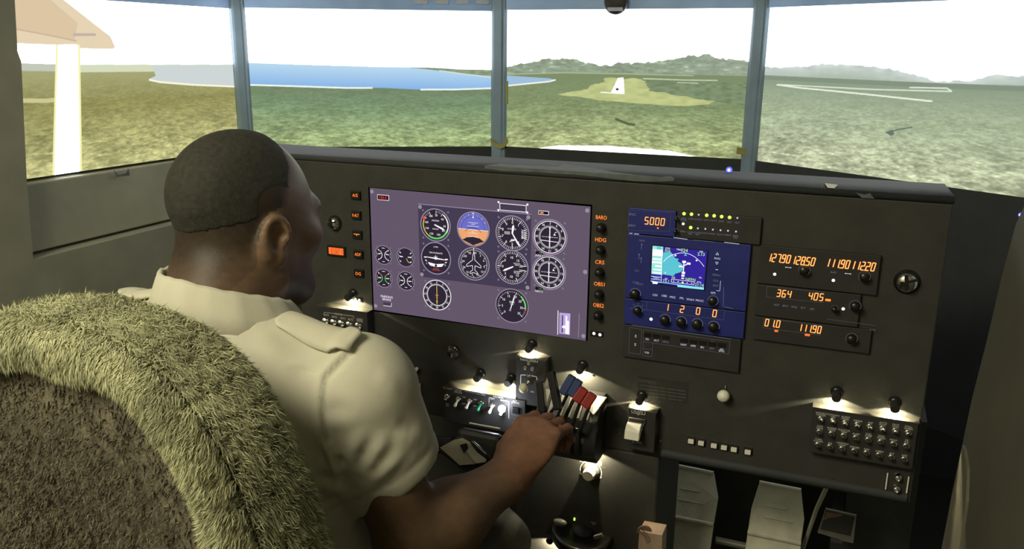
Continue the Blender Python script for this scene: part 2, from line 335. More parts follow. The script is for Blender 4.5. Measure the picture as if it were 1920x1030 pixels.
def paint(n, u, v):
    col = np.broadcast_to(SKY, u.shape + (3,)).copy()
    def put(m, c): col[m] = c if np.ndim(c) == 1 else c[m]
    if n == 1:
        hz = [(0, .634), (.1955, .622), (.3, .6237), (.57, .618), (1.05, .608)]; h = over(u, hz)
        g = ground(u, v, h, (172, 172, 124), (148, 145, 90), (178, 176, 120), .55); put(v < h, g)
        put((v < h) & (v > h - .045) & (u > .2), L3(214, 220, 190)); put((v < h + .006) & (v > h - .035) & (u < .2), L3(196, 202, 186))
        sea = [(.583, .612), (1.05, .604), (1.05, .446), (.7686, .4784), (.6123, .5047), (.559, .5243), (.5952, .5464), (.5877, .5805)]
        put(inside(u, v, sea), L3(206, 214, 214)); put(near(u, v, [(1.05, .446), (.7686, .4784), (.6123, .5047), (.565, .521)], .006), L3(250, 250, 225))
        put(near(u, v, [(.0, .44), (.14, .425), (.19, .43)], .012), L3(205, 200, 150))
        put(inside(u, v, [(0, 1.01), (.2224, 1.0177), (.2488, .9854), (.38, .8286), (.414, .7893), (.4291, .7264), (.4193, .7136), (.2872, .7158), (.2748, .7399), (.1896, .7357), (0, .745)]), L3(230, 212, 180))
        put(inside(u, v, [(0, 1.01), (.18, 1.01), (.29, .86), (.27, .765), (.2, .78), (0, .83)]), L3(220, 198, 164))
        put(near(u, v, [(0, .835), (.1383, .7985), (.2123, .7775), (.2763, .7581)], .0035), L3(200, 178, 148)); put(near(u, v, [(.2711, .7941), (.3519, .7967)], .008), L3(198, 178, 166))
        put(inside(u, v, [(.199, .7359), (.289, .737), (.237, -.02), (.123, -.02)]), L3(248, 244, 178)); put(inside(u, v, [(.207, .7359), (.2807, .737), (.2289, -.0143), (.1314, -.0173)]), SKY)
    if n == 2:
        hz = [(-.01, .6147), (.2015, .6043), (.4187, .5958), (.5503, .5898), (.661, .5913), (.7722, .5889), (.8618, .5784), (1.01, .5763)]; h = over(u, hz)
        f = np.clip((h - v) / .15, 0, 1)[..., None]; put(v < h, L3(186, 218, 240) * (1 - f) + L3(140, 184, 232) * f)
        shore = [(-.0147, .4568), (.1966, .4473), (.3932, .4374), (.5478, .4388), (.6813, .4282), (.8386, .4296), (1.0064, .4409)]; s_ = over(u, shore)
        put(v < s_, ground(u, v, s_ + .1, (112, 126, 98), (122, 146, 112), (164, 180, 124), .6)); put((abs(v - s_) < .006) & (abs(u - .6) > .1), L3(240, 248, 240))
        lo = over(u, [(0, .6), (.6609, .5874), (.7275, .5767), (.8056, .5621), (.8841, .5436), (1.0062, .5215)])
        put((u > .66) & (v < h) & (v > lo), np.clip(L3(142, 158, 130) * (.75 + .5 * vn(u * 50, v * 90))[..., None], 0, 1)); put((u > .78) & (abs(v - lo) < .004), L3(215, 230, 225))
    if n == 3:
        rd = [(-.01, .588), (.06, .6152), (.119, .632), (.1655, .654), (.2348, .6575), (.3077, .6554), (.3487, .6304), (.3936, .6167), (.4489, .6146), (.4812, .6375), (.5356, .6316), (.6522, .6491), (.7347, .6725), (.7648, .6944), (.7917, .6844), (.8155, .699), (.8397, .6994), (.8606, .6788), (.9069, .6694), (.9466, .6668), (1.01, .652)]
        r = over(u, rd) + (vn(u * 90, u * 0 + 3) - .5) * .012; b = over(u, [(0, .5438), (.2592, .5603), (.4611, .5632), (.676, .5632), (1.01, .5606)])
        tex = .62 * vn(u * 36 + 5, v * 70) + .38 * vn(u * 90, v * 150 + 9)
        hill = np.clip(L3(148, 163, 140) * (.68 + .6 * tex)[..., None] + (np.clip(u - .62, 0, .4) * .12 + np.clip(tex - .72, 0, 1) * .9)[..., None], 0, 1); put(v < r, hill)
        put(v < b, ground(u, v, b, (126, 142, 106), (132, 148, 106), (174, 184, 130), .66)); put((v < b) & (v > b - .03), L3(128, 142, 106))
        put(near(u, v, [(0, .538), (.2592, .5584), (.505, .5592), (.78, .5561)], .0035), L3(176, 190, 148))
        put(inside(u, v, [(.5976, .52), (1.01, .515), (1.01, .36), (.7, .42), (.62, .445)]), (L3(124, 141, 108) * (.8 + .4 * vn(u * 50, v * 70))[..., None]))
        pt = [(.4289, .525), (.5837, .5271), (.5976, .491), (.6203, .4443), (.7225, .4236), (.8682, .3878), (.7875, .3507), (.6402, .3532), (.4657, .3659), (.2269, .399), (.3521, .4506), (.4009, .4828)]
        uu = u + (vn(u * 26, v * 40) - .5) * .03 + (vn(u * 90, v * 130) - .5) * .012; vv = v + (vn(u * 24 + 7, v * 30) - .5) * .016
        put(inside(uu, vv, pt), (L3(190, 198, 136) * (.88 + .24 * vn(u * 40, v * 60))[..., None]))
        put(inside(u, v, [(-.01, .5321), (.0845, .5237), (.1905, .5161), (.2162, .5056), (.1907, .4932), (.0968, .474), (-.01, .4522)]), L3(160, 192, 220)); put(near(u, v, [(.2162, .5056), (.1907, .4932), (.0968, .474), (-.01, .4522)], .005), L3(245, 250, 240))
        put(near(u, v, [(.5836, .529), (.7398, .5258), (.8727, .5274)], .003), L3(214, 222, 194)); put(near(u, v, [(.72, .508), (.8, .506)], .003), L3(190, 204, 170))
        put(inside(u, v, [(.4816, .5307), (.5035, .5315), (.5096, .4205), (.4534, .4196)]), SKY); put(near(u, v, [(.4132, .4262), (.5085, .4215)], .0045), L3(250, 250, 235)); put(near(u, v, [(.478, .4507), (.4815, .4507)], .009), L3(70, 74, 62))
        put(near(u, v, [(.48, .24), (.53, .21), (.555, .205)], .009), L3(94, 104, 76))
        put(inside(u, v, [(.1131, -.0095), (.232, .0291), (.4507, .0464), (.7037, .0329), (.8256, -.0044), (.8275, -.0567), (.1138, -.09)]), SKY)
    if n == 4:
        rd = [(-.01, .6212), (.0304, .6229), (.122, .6265), (.1848, .6355), (.2472, .6507), (.3335, .6474), (.4061, .6439), (.4933, .6352), (.5927, .6013), (.6665, .5708), (.7662, .5826), (.8396, .6197), (.916, .613), (1.02, .626)]
        r = over(u, rd) + (vn(u * 70, u * 0 + 8) - .5) * .01; b = over(u, [(0, .5697), (.2464, .5669), (.4703, .5645), (.6689, .5623), (.9203, .5655), (1.02, .5622)]); tex = vn(u * 26, v * 50)
        f = np.clip((r - v) / .07, 0, 1)[..., None]; put(v < r, (L3(206, 216, 212) * (.85 + .3 * tex)[..., None]) * (1 - f) + L3(176, 190, 174) * f)
        put(v < b, ground(u, v, b, (140, 156, 134), (168, 182, 150), (184, 190, 156), .62)); put((v < b) & (v > b - .028), L3(132, 148, 128))
        put(near(u, v, [(.0613, .5121), (.1668, .4994), (.2944, .4911), (.4279, .4814), (.5523, .4709), (.6546, .4626)], .0045), L3(238, 244, 226)); put(near(u, v, [(.0683, .5143), (.2501, .512), (.4569, .5115), (.7126, .5211)], .0035), L3(222, 232, 214)); put(near(u, v, [(.5766, .5325), (.6963, .537), (.7125, .5225)], .0035), L3(228, 236, 220))
        put(near(u, v, [(.5136, .2678), (.5568, .2926), (.6, .311)], .004) | inside(u, v, [(.512, .268), (.535, .29), (.545, .262), (.53, .252)]), L3(104, 122, 108))
    return col
DISPLAY = attr_mat('simulated_view_light', emission=1.0)
def smooth_paint(n, u, v, du, dv):
    acc = 0; mn = np.full(u.shape, 9.)
    for a, b in ((-.3, -.1), (.1, -.3), (.3, .1), (-.1, .3)):
        c = paint(n, u + a * du, v + b * dv); mn = np.minimum(mn, c[..., 0]); acc = acc + np.minimum(c, 1.)
    acc = acc / 4; acc[mn > 2] = SKY; return acc
def grid_display(n, parent, nu=560, nv=315):
    u, v = np.meshgrid((np.arange(nu + 1)) / nu, np.arange(nv + 1) / nv); zt = SCR[n][2]
    p = np.array(fr(n, 0, 0, zt - SH)); du = np.array(fr(n, SW, 0, zt - SH)) - p
    co = p + u[..., None] * du + v[..., None] * np.array([0, 0, SH]) - np.array(ORG[parent])
    i = np.arange(nu * nv); a = (i // nu) * (nu + 1) + i % nu; fc = np.stack([a, a + 1, a + nu + 2, a + nu + 1], 1)
    me = bpy.data.meshes.new('display'); me.vertices.add((nu + 1) * (nv + 1)); me.vertices.foreach_set('co', co.astype(np.float32).ravel())
    me.loops.add(nu * nv * 4); me.loops.foreach_set('vertex_index', fc.astype(np.int32).ravel()); me.polygons.add(nu * nv); me.polygons.foreach_set('loop_start', np.arange(nu * nv, dtype=np.int32) * 4)
    me.update(calc_edges=True)
    at = me.color_attributes.new('Col', 'FLOAT_COLOR', 'POINT'); c = np.ones((nu + 1, nv + 1, 4)).reshape(nv + 1, nu + 1, 4); c[..., :3] = smooth_paint(n, u, v, 1 / nu, 1 / nv)
    at.data.foreach_set('color', c.astype(np.float32).ravel()); me.materials.append(DISPLAY)
    o = bpy.data.objects.new('display', me); link(o, parent); ORG[o] = ORG[parent]; return o
SLAB = {1: 'wide screen on the side wall showing a wing and its white strut above grassland', 2: 'wide screen behind the pilot\'s head showing a blue bay above green land',
        3: 'wide screen straight ahead showing a white runway and green mountains', 4: 'wide screen at the far side showing pale hazy hills and a thin white road'}
for n in SCR:
    zt = SCR[n][2]; t = thing('simulator_screen', SLAB[n], 'screen', fr(n, SW / 2, -.02, zt - SH), 'outside view screens around the cockpit')
    part(fbox(MB(), n, 0, SW, -.05, -.003, zt - SH, zt, K['gloss']), 'casing', t)
    grid_display(n, t)
# posts, headers above and boards below the screens
mb = MB(); a, b = fr(1, SW - .002, .004, 0), fr(2, .002, .004, 0)
def post(a, b, name, depth=.06):
    dx, dy = b[0] - a[0], b[1] - a[1]; l = math.hypot(dx, dy); nx, ny = dy / l, -dx / l; mx, my = (a[0] + b[0]) / 2, (a[1] + b[1]) / 2; w = l / 2; ux, uy = dx / l, dy / l
    prof = [(-w, -depth), (-w, 0), (-w + .006, .005), (-w + .012, .0065), (w - .016, .0065), (w - .011, .003), (w - .006, .005), (w, 0), (w, -depth)]
    vs = [(mx + ux * s + nx * o, my + uy * s + ny * o, z) for z in (.95, 1.55) for s, o in prof]; k = len(prof)
    struct(MB().add(vs, [(i, (i + 1) % k, k + (i + 1) % k, k + i) for i in range(k)] + [tuple(range(k))[::-1], tuple(range(k, 2 * k))], K['post']), name)
post(fr(1, SW - .001, .002, 0), fr(2, .001, .002, 0), 'trim_3'); post(fr(2, SW - .001, .002, 0), fr(3, .001, .002, 0), 'trim_4'); post(fr(3, SW - .012, .002, 0), fr(4, .001, .002, 0), 'trim_5')
for n, nm in ((1, 'trim_6'), (2, 'trim_7'), (3, 'trim_8'), (4, 'trim_9')):
    zt = SCR[n][2]; struct(fbox(MB(), n, -.02 if n == 1 else -.0, SW if n < 4 else SW + .02, -.06, .006, zt - .001, zt + .3, K['header']), nm)
for n, nm in ((2, 'trim_10'), (3, 'trim_11'), (4, 'trim_12')):
    zt = SCR[n][2]; struct(fbox(MB(), n, 0, SW, -.06, .006, .45, zt - SH + .001, K['vinyl']), nm)

# ------------------------------------------------------------------ instrument panel, glareshield, pedestal, footwell
GK = (1.11 - 1.105) / (1.45 - 1.287)
def on_glare(x, y, up=.0008):
    d = M @ np.array([(x - 960) / F_PX, (y - 515) / F_PX, 1.]); s = (1.11 + GK * 1.287 + up - CAM[2]) / (d[2] + GK * d[1]); return CAM + d * s
def on_scr(n, x, y, out=.007):
    d = M @ np.array([(x - 960) / F_PX, (y - 515) / F_PX, 1.]); o = np.array(fr(n, 0, out, 0))[:2]; nn = np.array([SCR[n][1][1], -SCR[n][1][0]]); return CAM + d * (o @ nn) / (d[:2] @ nn)
mb = MB(); prof = [(1.312, 1.1), (1.2852, 1.1), (1.2838, 1.103), (1.2838, 1.107), (1.287, 1.11), (1.45, 1.105), (1.45, 1.085)]
prism_x(mb, prof, -1.2, .136, K['vinyl']); mb.s = [True] * len(mb.s); o = single(mb, 'glareshield', 'dark grey padded glareshield shelf along the top of the instrument panel', 'glareshield'); 
t = thing('dashboard', 'broad black instrument panel carrying the display, radios and switches', 'dashboard', (-.4, 1.3, .645))
part(MB().bx(-.95, .135, 1.285, 1.31, .642, 1.0998, K['black']), 'board', t, bevel=.002)
part(MB().tube([(-.243, 1.288, .65), (.13, 1.288, .65)], .009, K['vinyl'], 12), 'lower_lip', t)
part(MB().bx(-.505, -.246, 1.285, 1.485, 0, .6415, K['black']), 'pedestal', t, bevel=.004)
for x, y in ((1239, 827), (1562, 897), (872, 802), (1113, 704), (1172, 808), (1545, 817)): c = Q(x, y); part(MB().disc(c, .0018, 1.285, K['chrome'], 8, .0012), 'screw', t)
struct(MB().bx(-1.3, .18, 1.76, 1.80, 0, .64, K['black']), 'wall_footwell'); struct(MB().bx(.06, .18, 1.62, 1.755, 0, .64, K['black']), 'trim_13')

# ------------------------------------------------------------------ small things on the frames and the shelf
for i, (x0, x1, lab) in enumerate(((777, 802, 'small pale placard at the top edge, leftmost of four over the bay screen'), (816, 841, 'small pale placard at the top edge, second from left over the bay screen'), (856, 879, 'small pale placard at the top edge, third from left over the bay screen'), (893, 917, 'small pale placard at the top edge, nearest the middle post'))):
    a, b, c, d = (on_scr(2, x, y, .0065) for x, y in ((x0, -14), (x1, -14), (x1, 8), (x0, 8))); nn = np.array([SCR[2][1][1], -SCR[2][1][0], 0]) * .003
    q = [d, c, b, a]; w = [p + nn for p in q]; single(MB().add(q + w, [(4, 5, 6, 7), (3, 2, 1, 0), (0, 1, 5, 4), (1, 2, 6, 5), (2, 3, 7, 6), (3, 0, 4, 7)], K['pale']), 'placard', lab, 'placard', group='pale placards on the header')
c = on_scr(3, 1155, 4, .02); r = .033; t = thing('round_sensor', 'dark round device with a pale bar hanging over the runway screen\'s top edge', 'sensor', tuple(c))
part(MB().lathe(c, (0, -1, 0), [(0, -.004), (r, -.004), (r, .004), (r * .9, .007), (0, .007)], K['rubber'], 32), 'housing', t)
part(MB().bx(c[0] - .0215, c[0] + .0215, c[1] - .0085, c[1] - .007, c[2] - .024, c[2] - .014, K['pale']), 'pale_bar', t, 'pale grey bar')
part(MB().bx(c[0] - .012, c[0] + .012, c[1] + .004, c[1] + .02, c[2] - .004, c[2] + .02, K['rubber']), 'bracket', t)
def decal(pts, name, label, cat, m, th=.0012, nrm=(0, 0, 1), group=None):
    n = len(pts); up = [np.array(p) + np.array(nrm) * th for p in pts]
    return single(MB().add([*pts, *up], [tuple(range(n, 2 * n)), tuple(range(n))[::-1]] + [(k, (k + 1) % n, n + (k + 1) % n, n + k) for k in range(n)], m), name, label, cat, group=group)
def on_shelf(x, y):
    p = on_glare(x, y); Yc = min(max(p[1], 1.289), 1.445) if p[1] > 0 else 1.445; q = P(x, y, Yc); return np.array([q[0], Yc, 1.1108 - GK * (Yc - 1.287)])
rows = []
for x, y0, y1 in ((908, 312, 313), (925, 309, 318), (940, 307, 321), (965, 309, 322), (1000, 310, 323), (1046, 313, 326), (1057, 308, 327), (1078, 311, 328), (1120, 316, 332), (1150, 323, 336), (1190, 328, 340), (1215, 330, 341), (1240, 332, 341), (1258, 331, 340), (1264, 335, 336)):
    t_ = on_shelf(x, y0); lo_ = P(x, y1, 1.2825); lip = np.array([lo_[0], 1.2825, 1.1075]); lip2 = np.array([lo_[0], 1.287, 1.1113])
    if lo_[2] > 1.107: lo_[2] = 1.1068
    rows.append((t_, lip2, lip, lo_))
vs = [p for r in rows for p in r]; n_r = len(rows); fs = [(i * 4 + j, i * 4 + j + 1, (i + 1) * 4 + j + 1, (i + 1) * 4 + j) for i in range(n_r - 1) for j in range(3)]
single(MB().add(vs, fs, K['torn']), 'tape_strip', 'long torn grey tape strip lying along the glareshield shelf', 'tape', tuple(vs[20]))
nn4 = (SCR[4][1][1], -SCR[4][1][0], 0)
decal([on_shelf(x, y) for x, y in ((1547, 345), (1552, 353), (1565, 354), (1571, 348))], 'sticker', 'small white cup-shaped sticker on the shelf below the pale hills screen', 'sticker', K['card'])
decal([P(x, y, 1.2832) for x, y in ((1604, 361), (1616, 371), (1640, 373), (1631, 362), (1622, 365))], 'tape_scrap', 'grey torn scrap of tape on the shelf\'s edge near the white cup-shaped sticker', 'tape', K['torn'], .0006, (0, -1, 0))
decal([on_scr(1, x, y, .03) for x, y in ((213, 319), (219, 332), (243, 329), (240, 316), (236, 325), (221, 328))], 'sticker', 'faint grey bracket-shaped tape scrap below the side wall screen', 'tape', K['torn'], nrm=(1, 0, 0))
n3 = (0, -1, 0)
decal([on_scr(3, x, y, .012) for x, y in ((1382, 276), (1381, 289), (1404, 292), (1405, 279))], 'tape_piece', 'square of yellow tape at the foot of the post before the hills screen', 'tape', K['tape'], .003, n3)
decal([on_scr(3, x, y, .012) for x, y in ((949, 152), (949, 195), (953, 195), (953, 152))], 'tape_piece', 'narrow upright yellow tape on the middle post beside the bay', 'tape', K['tape'], .003, n3)
decal([on_scr(3, x, y, .012) for x, y in ((921, 260), (922, 268), (932, 277), (940, 279), (948, 275), (953, 266), (951, 258), (948, 256), (947, 268), (938, 271), (931, 268))], 'tape_piece', 'curled loop of yellow tape round the foot of the middle post', 'tape', K['tape'], .006, n3)
for n, x, y, lab in ((3, 1367, 322, 'tiny blue power light on the shelf under the runway screen'), (4, 1914, 403, 'tiny blue power light at the frame edge under the hills screen')):
    c = on_scr(n, x, y, .006) if n == 4 else on_shelf(x, y) + [0, 0, .003]; nn = np.array([SCR[n][1][1], -SCR[n][1][0], 0]); t = thing('power_light', lab, 'light', tuple(c), 'blue power lights under the screens'); rr = .0052 if n == 3 else .0046
    part(MB().lathe(c, nn, [(rr, 0), (rr, .0015), (0, .003)], G['blue'], 16), 'lens', t); part(MB().lathe(c + nn * .0032, nn, [(rr * .5, 0), (0, .001)], G['bluec'], 12), 'core', t)

# ------------------------------------------------------------------ the big flight-instrument display
YL = 1.2845
t = thing('instrument_display', 'large violet-grey screen of round flight gauges in front of the pilot', 'display', (-.585, YL, .83))
part(MB().bx(-.793, -.377, YL + .0005, YL + .02, .828, 1.061, K['gloss']), 'casing', t, bevel=.001)
YB = YL - .0002
def Z1(x, y): return Q(680 + x / 3.434, 340 + y / 3.434, YB)
tl, tr, br_, bl = Z1(46, 42), Z1(1468, 163), Z1(1437, 1028), Z1(72, 828)
part(MB().poly([tl, bl, br_, tr], YB, G['lcd']), 'backdrop', t)
q = [Z1(356, 146), Z1(370, 614), Z1(1081, 706), Z1(1087, 214)]
mb = MB().poly(q, YB - .0003, G['inset']); mb.line(q[0], q[3], .0012, YB - .0004, G['bez']); part(mb, 'inset_panel', t, 'darker inset panel behind the six main gauges')
for x, y in ((60, 66), (370, 165), (382, 600), (1068, 232), (1062, 685), (1447, 188), (1433, 584), (1422, 997), (85, 803)):
    part(MB().disc(Z1(x, y), .0036, YB - .0006, G['lscrew'], 18), 'corner_screw', t)
Y1, Y2, Y3, Y4 = YB - .0006, YB - .0009, YB - .0012, YB - .0015
W_ = G['lw']
def gauge(px, py, r, label, screws=True, wide=.06, bez='bez'):
    c = Z1(px, py); g = MB(); g.disc(c, r, Y1, G['gface'], 40); g.arc(c, r * (1 - wide), r, Y2, G[bez], n=48)
    if screws:
        for a in (-1, 1):
            for b in (-1, 1): g.disc((c[0] + a * r * .83, c[1] + b * r * .83), r * .062, Y1, G['lscrew'], 10); g.arc((c[0] + a * r * .83, c[1] + b * r * .83), r * .03, r * .05, Y2, G['inset'], n=8)
    return c, g
def ring_nums(g, c, r, labels, a0, step, h, m=W_):
    for i, s in enumerate(labels):
        a = math.radians(a0 + step * i); g.text(s, (c[0] + r * math.sin(a), c[1] + r * math.cos(a)), h, Y2, m)
def ticks(g, c, r0, r1, a0, a1, n, w, m=W_, big=0, r0b=None, wb=None):
    for i in range(n + 1):
        B = big and i % big == 0; g.tick(c, a0 + (a1 - a0) * i / n, (r0b if B else r0), r1, (wb if B else w), Y2, m)
def needle(c, ang, L, w, t_, tail=.0, label=None, m=W_, name='needle'):
    a = math.radians(ang); d = (math.sin(a), math.cos(a)); n = (d[1], -d[0]); n_ = MB()
    pt = lambda s, o: (c[0] + d[0] * s + n[0] * o, c[1] + d[1] * s + n[1] * o)
    n_.poly([pt(-tail, -w * .3), pt(L * .75, -w / 2), pt(L, 0), pt(L * .75, w / 2), pt(-tail, w * .3)][::-1] if False else [pt(-tail, w * .3), pt(L * .75, w / 2), pt(L, 0), pt(L * .75, -w / 2), pt(-tail, -w * .3)], Y3, m)
    o = part(n_, name, t_)
    return o
def finish(g, label):
    return part(g, 'gauge', t, label)
def sub(o, root, c, *a, **k):
    """needle as a sub-part of its gauge"""
    x = needle(c, *a, root, **k); x.parent = o; return x
# airspeed
r = .0293; c, g = gauge(470, 282, r, '')
for m, a0, a1, r0, r1 in (('lw', 38, 122, .8, .87), ('lgrn', 108, 216, .76, .86), ('lyel', 216, 290, .78, .84)): g.arc(c, r * r0, r * r1, Y2, G[m], a0, a1, 30)
g.disc((c[0] - r * .74, c[1] + r * .36), r * .1, Y2, G['lred'], 12)
ticks(g, c, .76 * r, .88 * r, 4, 34, 4, .0004, big=4, r0b=.68 * r, wb=.0008); ticks(g, c, .76 * r, .88 * r, 302, 332, 4, .0004, big=4, r0b=.68 * r, wb=.0008); ticks(g, c, .76 * r, .87 * r, 115, 290, 26, .0004, G['gface'])
for s, a in (('20', 6), ('40', 50), ('60', 92), ('80', 120), ('100', 160), ('120', 206), ('140', 248), ('160', 283), ('180', 331)):
    q = math.radians(a); g.text(s, (c[0] + .6 * r * math.sin(q), c[1] + .6 * r * math.cos(q)), .0036, Y2, W_)
g.text('AIRSPEED', (c[0], c[1] + r * .27), .0024, Y2, W_); g.text('KNOTS', (c[0], c[1] - r * .24), .0024, Y2, W_)
o = finish(g, 'airspeed gauge with white, green and yellow arcs'); sub(o, t, c, 112, r * .68, .0034, tail=.002)
# attitude
r = .0305; c, g = gauge(713, 308, r, '', screws=False)
def half(g, c, r, top, y, m, off):
    A = [math.radians(k * 180 / 24) for k in range(25)]; s = 1 if top else -1
    g.poly([(c[0] + r * math.cos(a) * s, c[1] + off + r * math.sin(a) * s * (1 - off / r * s)) for a in A], y, m)
half(g, c, r * .92, True, Y2, G['sky'], -.001); half(g, c, r * .92, False, Y2, G['earth'], -.001)
g.arc(c, r * .7, r * .72, Y3, G['inset'], -95, 95, 30); g.line((c[0] - r * .92, c[1] - .001), (c[0] + r * .92, c[1] - .001), .0008, Y3, W_)
g.poly([(c[0] - r * .66, c[1] - r * .66), (c[0], c[1] - r * .92), (c[0] + r * .66, c[1] - r * .66), (c[0] + r * .4, c[1] - r * .5), (c[0], c[1] - r * .44), (c[0] - r * .4, c[1] - r * .5)], Y3, G['gface'])
ticks(g, c, .78 * r, .88 * r, -60, 60, 6, .0008); g.poly([(c[0], c[1] + r * .78), (c[0] - .0018, c[1] + r * .64), (c[0] + .0018, c[1] + r * .64)], Y3, W_); g.line((c[0] - .002, c[1] + r * .9), (c[0] + .002, c[1] + r * .9), .001, Y3, W_)
for k, w in ((.36, .3), (.28, .12), (.16, .36), (.08, .1), (-.16, .1), (-.24, .3), (-.42, .32)): g.line((c[0] - r * w, c[1] + r * k), (c[0] + r * w, c[1] + r * k), .0006, Y3, W_)
g.arc((c[0], c[1] - r * .55), r * .62, r * .65, Y4, G['gface'], -50, 50, 20)
finish(g, 'attitude gauge with blue sky over an orange half')
# altimeter
r = .0305; c, g = gauge(965, 335, r, ''); ticks(g, c, .76 * r, .9 * r, 0, 360, 50, .0006, big=5, r0b=.68 * r, wb=.0012); ring_nums(g, c, r * .6, list('0123456789'), 0, 36, .0044)
g.text('ALTIMETER', (c[0] - .001, c[1] + r * .24), .0022, Y2, W_)
for k in range(3): g.line((c[0] - r * .48, c[1] + r * (.06 - k * .06)), (c[0] - r * .14, c[1] + r * (.06 - k * .06)), .0006, Y2, W_)
for k in range(5):
    x = c[0] + r * (.56 + .06 * k); g.line((x, c[1] - r * .22), (x, c[1] + r * .16), .0006, Y2, W_)
for k in range(5): g.line((c[0] + r * (-.16 + .06 * k), c[1] - r * (.5 - .02 * k)), (c[0] + r * (-.02 + .06 * k), c[1] - r * (.32 + .0 * k)), .0008, Y2, W_)
o = finish(g, 'altimeter gauge with two white hands'); sub(o, t, c, 148, r * .86, .003, tail=.001); sub(o, t, c, 8, r * .5, .0042, tail=.001, name='short_needle')
# omni bearing gauges
def omni(px, py, r, lab):
    c, g = gauge(px, py, r, ''); g.arc(c, r * .86, r * .9, Y2, W_, n=48); ticks(g, c, .57 * r, .65 * r, 0, 360, 72, .00035, big=2, r0b=.55 * r, wb=.0005); g.arc(c, r * .545, r * .56, Y2, W_, n=40)
    ring_nums(g, c, r * .76, ['3', '6', '9', '12', '15', '18', '21', '24', '27', '30', '33', '36'], 0, 30, .0038)
    for k in range(11):
        if k != 5: g.disc((c[0] + r * .085 * (k - 5), c[1] + .0002), r * .022, Y2, W_, 8)
    g.disc(c, r * .05, Y2, W_, 10); g.poly([(c[0] + r * .2, c[1] + r * .12), (c[0] + r * .34, c[1] + r * .12), (c[0] + r * .26, c[1] + r * .24)], Y2, W_); g.line((c[0] + r * .28, c[1] + r * .28), (c[0] + r * .38, c[1] + r * .3), .0012, Y2, W_)
    ticks(g, (c[0] - r * .06, c[1]), 0, 0, 0, 1, 1, .0004)
    o = finish(g, lab)
    n_ = MB().line((c[0], c[1] + r * .56), (c[0], c[1] - r * .56), .0016, Y3, W_).poly([(c[0], c[1] + r * .6), (c[0] - .0016, c[1] + r * .48), (c[0] + .0016, c[1] + r * .48)], Y3, W_)
    x = part(n_, 'needle', t); x.parent = o; x = part(MB().line((c[0] - r * .52, c[1] - r * .2), (c[0] + r * .52, c[1] - r * .24), .001, Y3, W_), 'glideslope_bar', t); x.parent = o
omni(1206, 360, .0305, 'upper bearing gauge at the screen\'s edge'); omni(1200, 587, .0302, 'lower bearing gauge at the screen\'s edge')
# turn coordinator
r = .0293; c, g = gauge(473, 496, r, '')
g.text('2 MIN', (c[0], c[1] + r * .7), .0024, Y2, W_); g.text('TURN COORDINATOR', (c[0], c[1] + r * .33), .0026, Y2, W_, r * .9)
for s in (-1, 1): g.line((c[0] + s * r * .62, c[1] + .0002), (c[0] + s * r * .8, c[1] + .0002), .0018, Y2, W_); g.line((c[0] + s * r * .6, c[1] - r * .22), (c[0] + s * r * .72, c[1] - r * .17), .0016, Y2, W_)
g.text('L', (c[0] - r * .62, c[1] - r * .36), .003, Y2, W_); g.text('R', (c[0] + r * .62, c[1] - r * .36), .003, Y2, W_)
g.poly([(c[0] - r * .55, c[1] - r * .28), (c[0] - r * .4, c[1] - r * .48), (c[0], c[1] - r * .54), (c[0] + r * .4, c[1] - r * .48), (c[0] + r * .55, c[1] - r * .28), (c[0], c[1] - r * .36)], Y2, G['lw']); g.disc((c[0], c[1] - r * .45), r * .085, Y3, G['gface'], 14)
g.text('NO PITCH', (c[0], c[1] - r * .66), .0017, Y2, G['lorg']); g.text('INFORMATION', (c[0], c[1] - r * .74), .0017, Y2, G['lred'])
o = finish(g, 'turn coordinator gauge with a small white aeroplane')
n_ = MB().poly([(c[0] - r * .72, c[1] + .0006), (c[0], c[1] - .0014), (c[0] + r * .72, c[1] - .0016), (c[0] + r * .72, c[1] - .0006), (c[0], c[1] + .0012), (c[0] - r * .72, c[1] + .0014)], Y3, W_).disc(c, .0024, Y4, W_, 12).line((c[0], c[1]), (c[0], c[1] + r * .2), .0008, Y3, W_).line((c[0] - .004, c[1] + .0028), (c[0] + .004, c[1] + .0028), .0006, Y3, W_)
x = part(n_, 'aeroplane_symbol', t); x.parent = o
# heading gauge
r = .0295; c, g = gauge(717, 532, r, '', screws=False); ticks(g, c, .8 * r, .88 * r, 0, 360, 72, .0005, big=6, r0b=.74 * r, wb=.0007); ring_nums(g, c, r * .68, ['N', '3', '6', 'E', '12', '15', 'S', '21', '24', 'W', '30', '33'], 8, 30, .0037)
g.line((c[0] - .001, c[1] + r * .9), (c[0] + .001, c[1] + r * .9), .0022, Y3, G['lyel'])
hp = [(0, .72), (.06, .5), (.07, .24), (.46, -.08), (.46, -.2), (.08, -.1), (.07, -.38), (.24, -.5), (.24, -.6), (0, -.52)]; pts = [(c[0] + x * r, c[1] + y * r) for x, y in hp] + [(c[0] - x * r, c[1] + y * r) for x, y in hp[::-1][1:-1]]
o = finish(g, 'heading gauge with an outlined aeroplane'); n_ = MB().path(pts, .0009, Y3, W_, True).line((c[0], c[1] + r * .7), (c[0], c[1] + r * .9), .0007, Y3, W_); x = part(n_, 'aeroplane_outline', t); x.parent = o
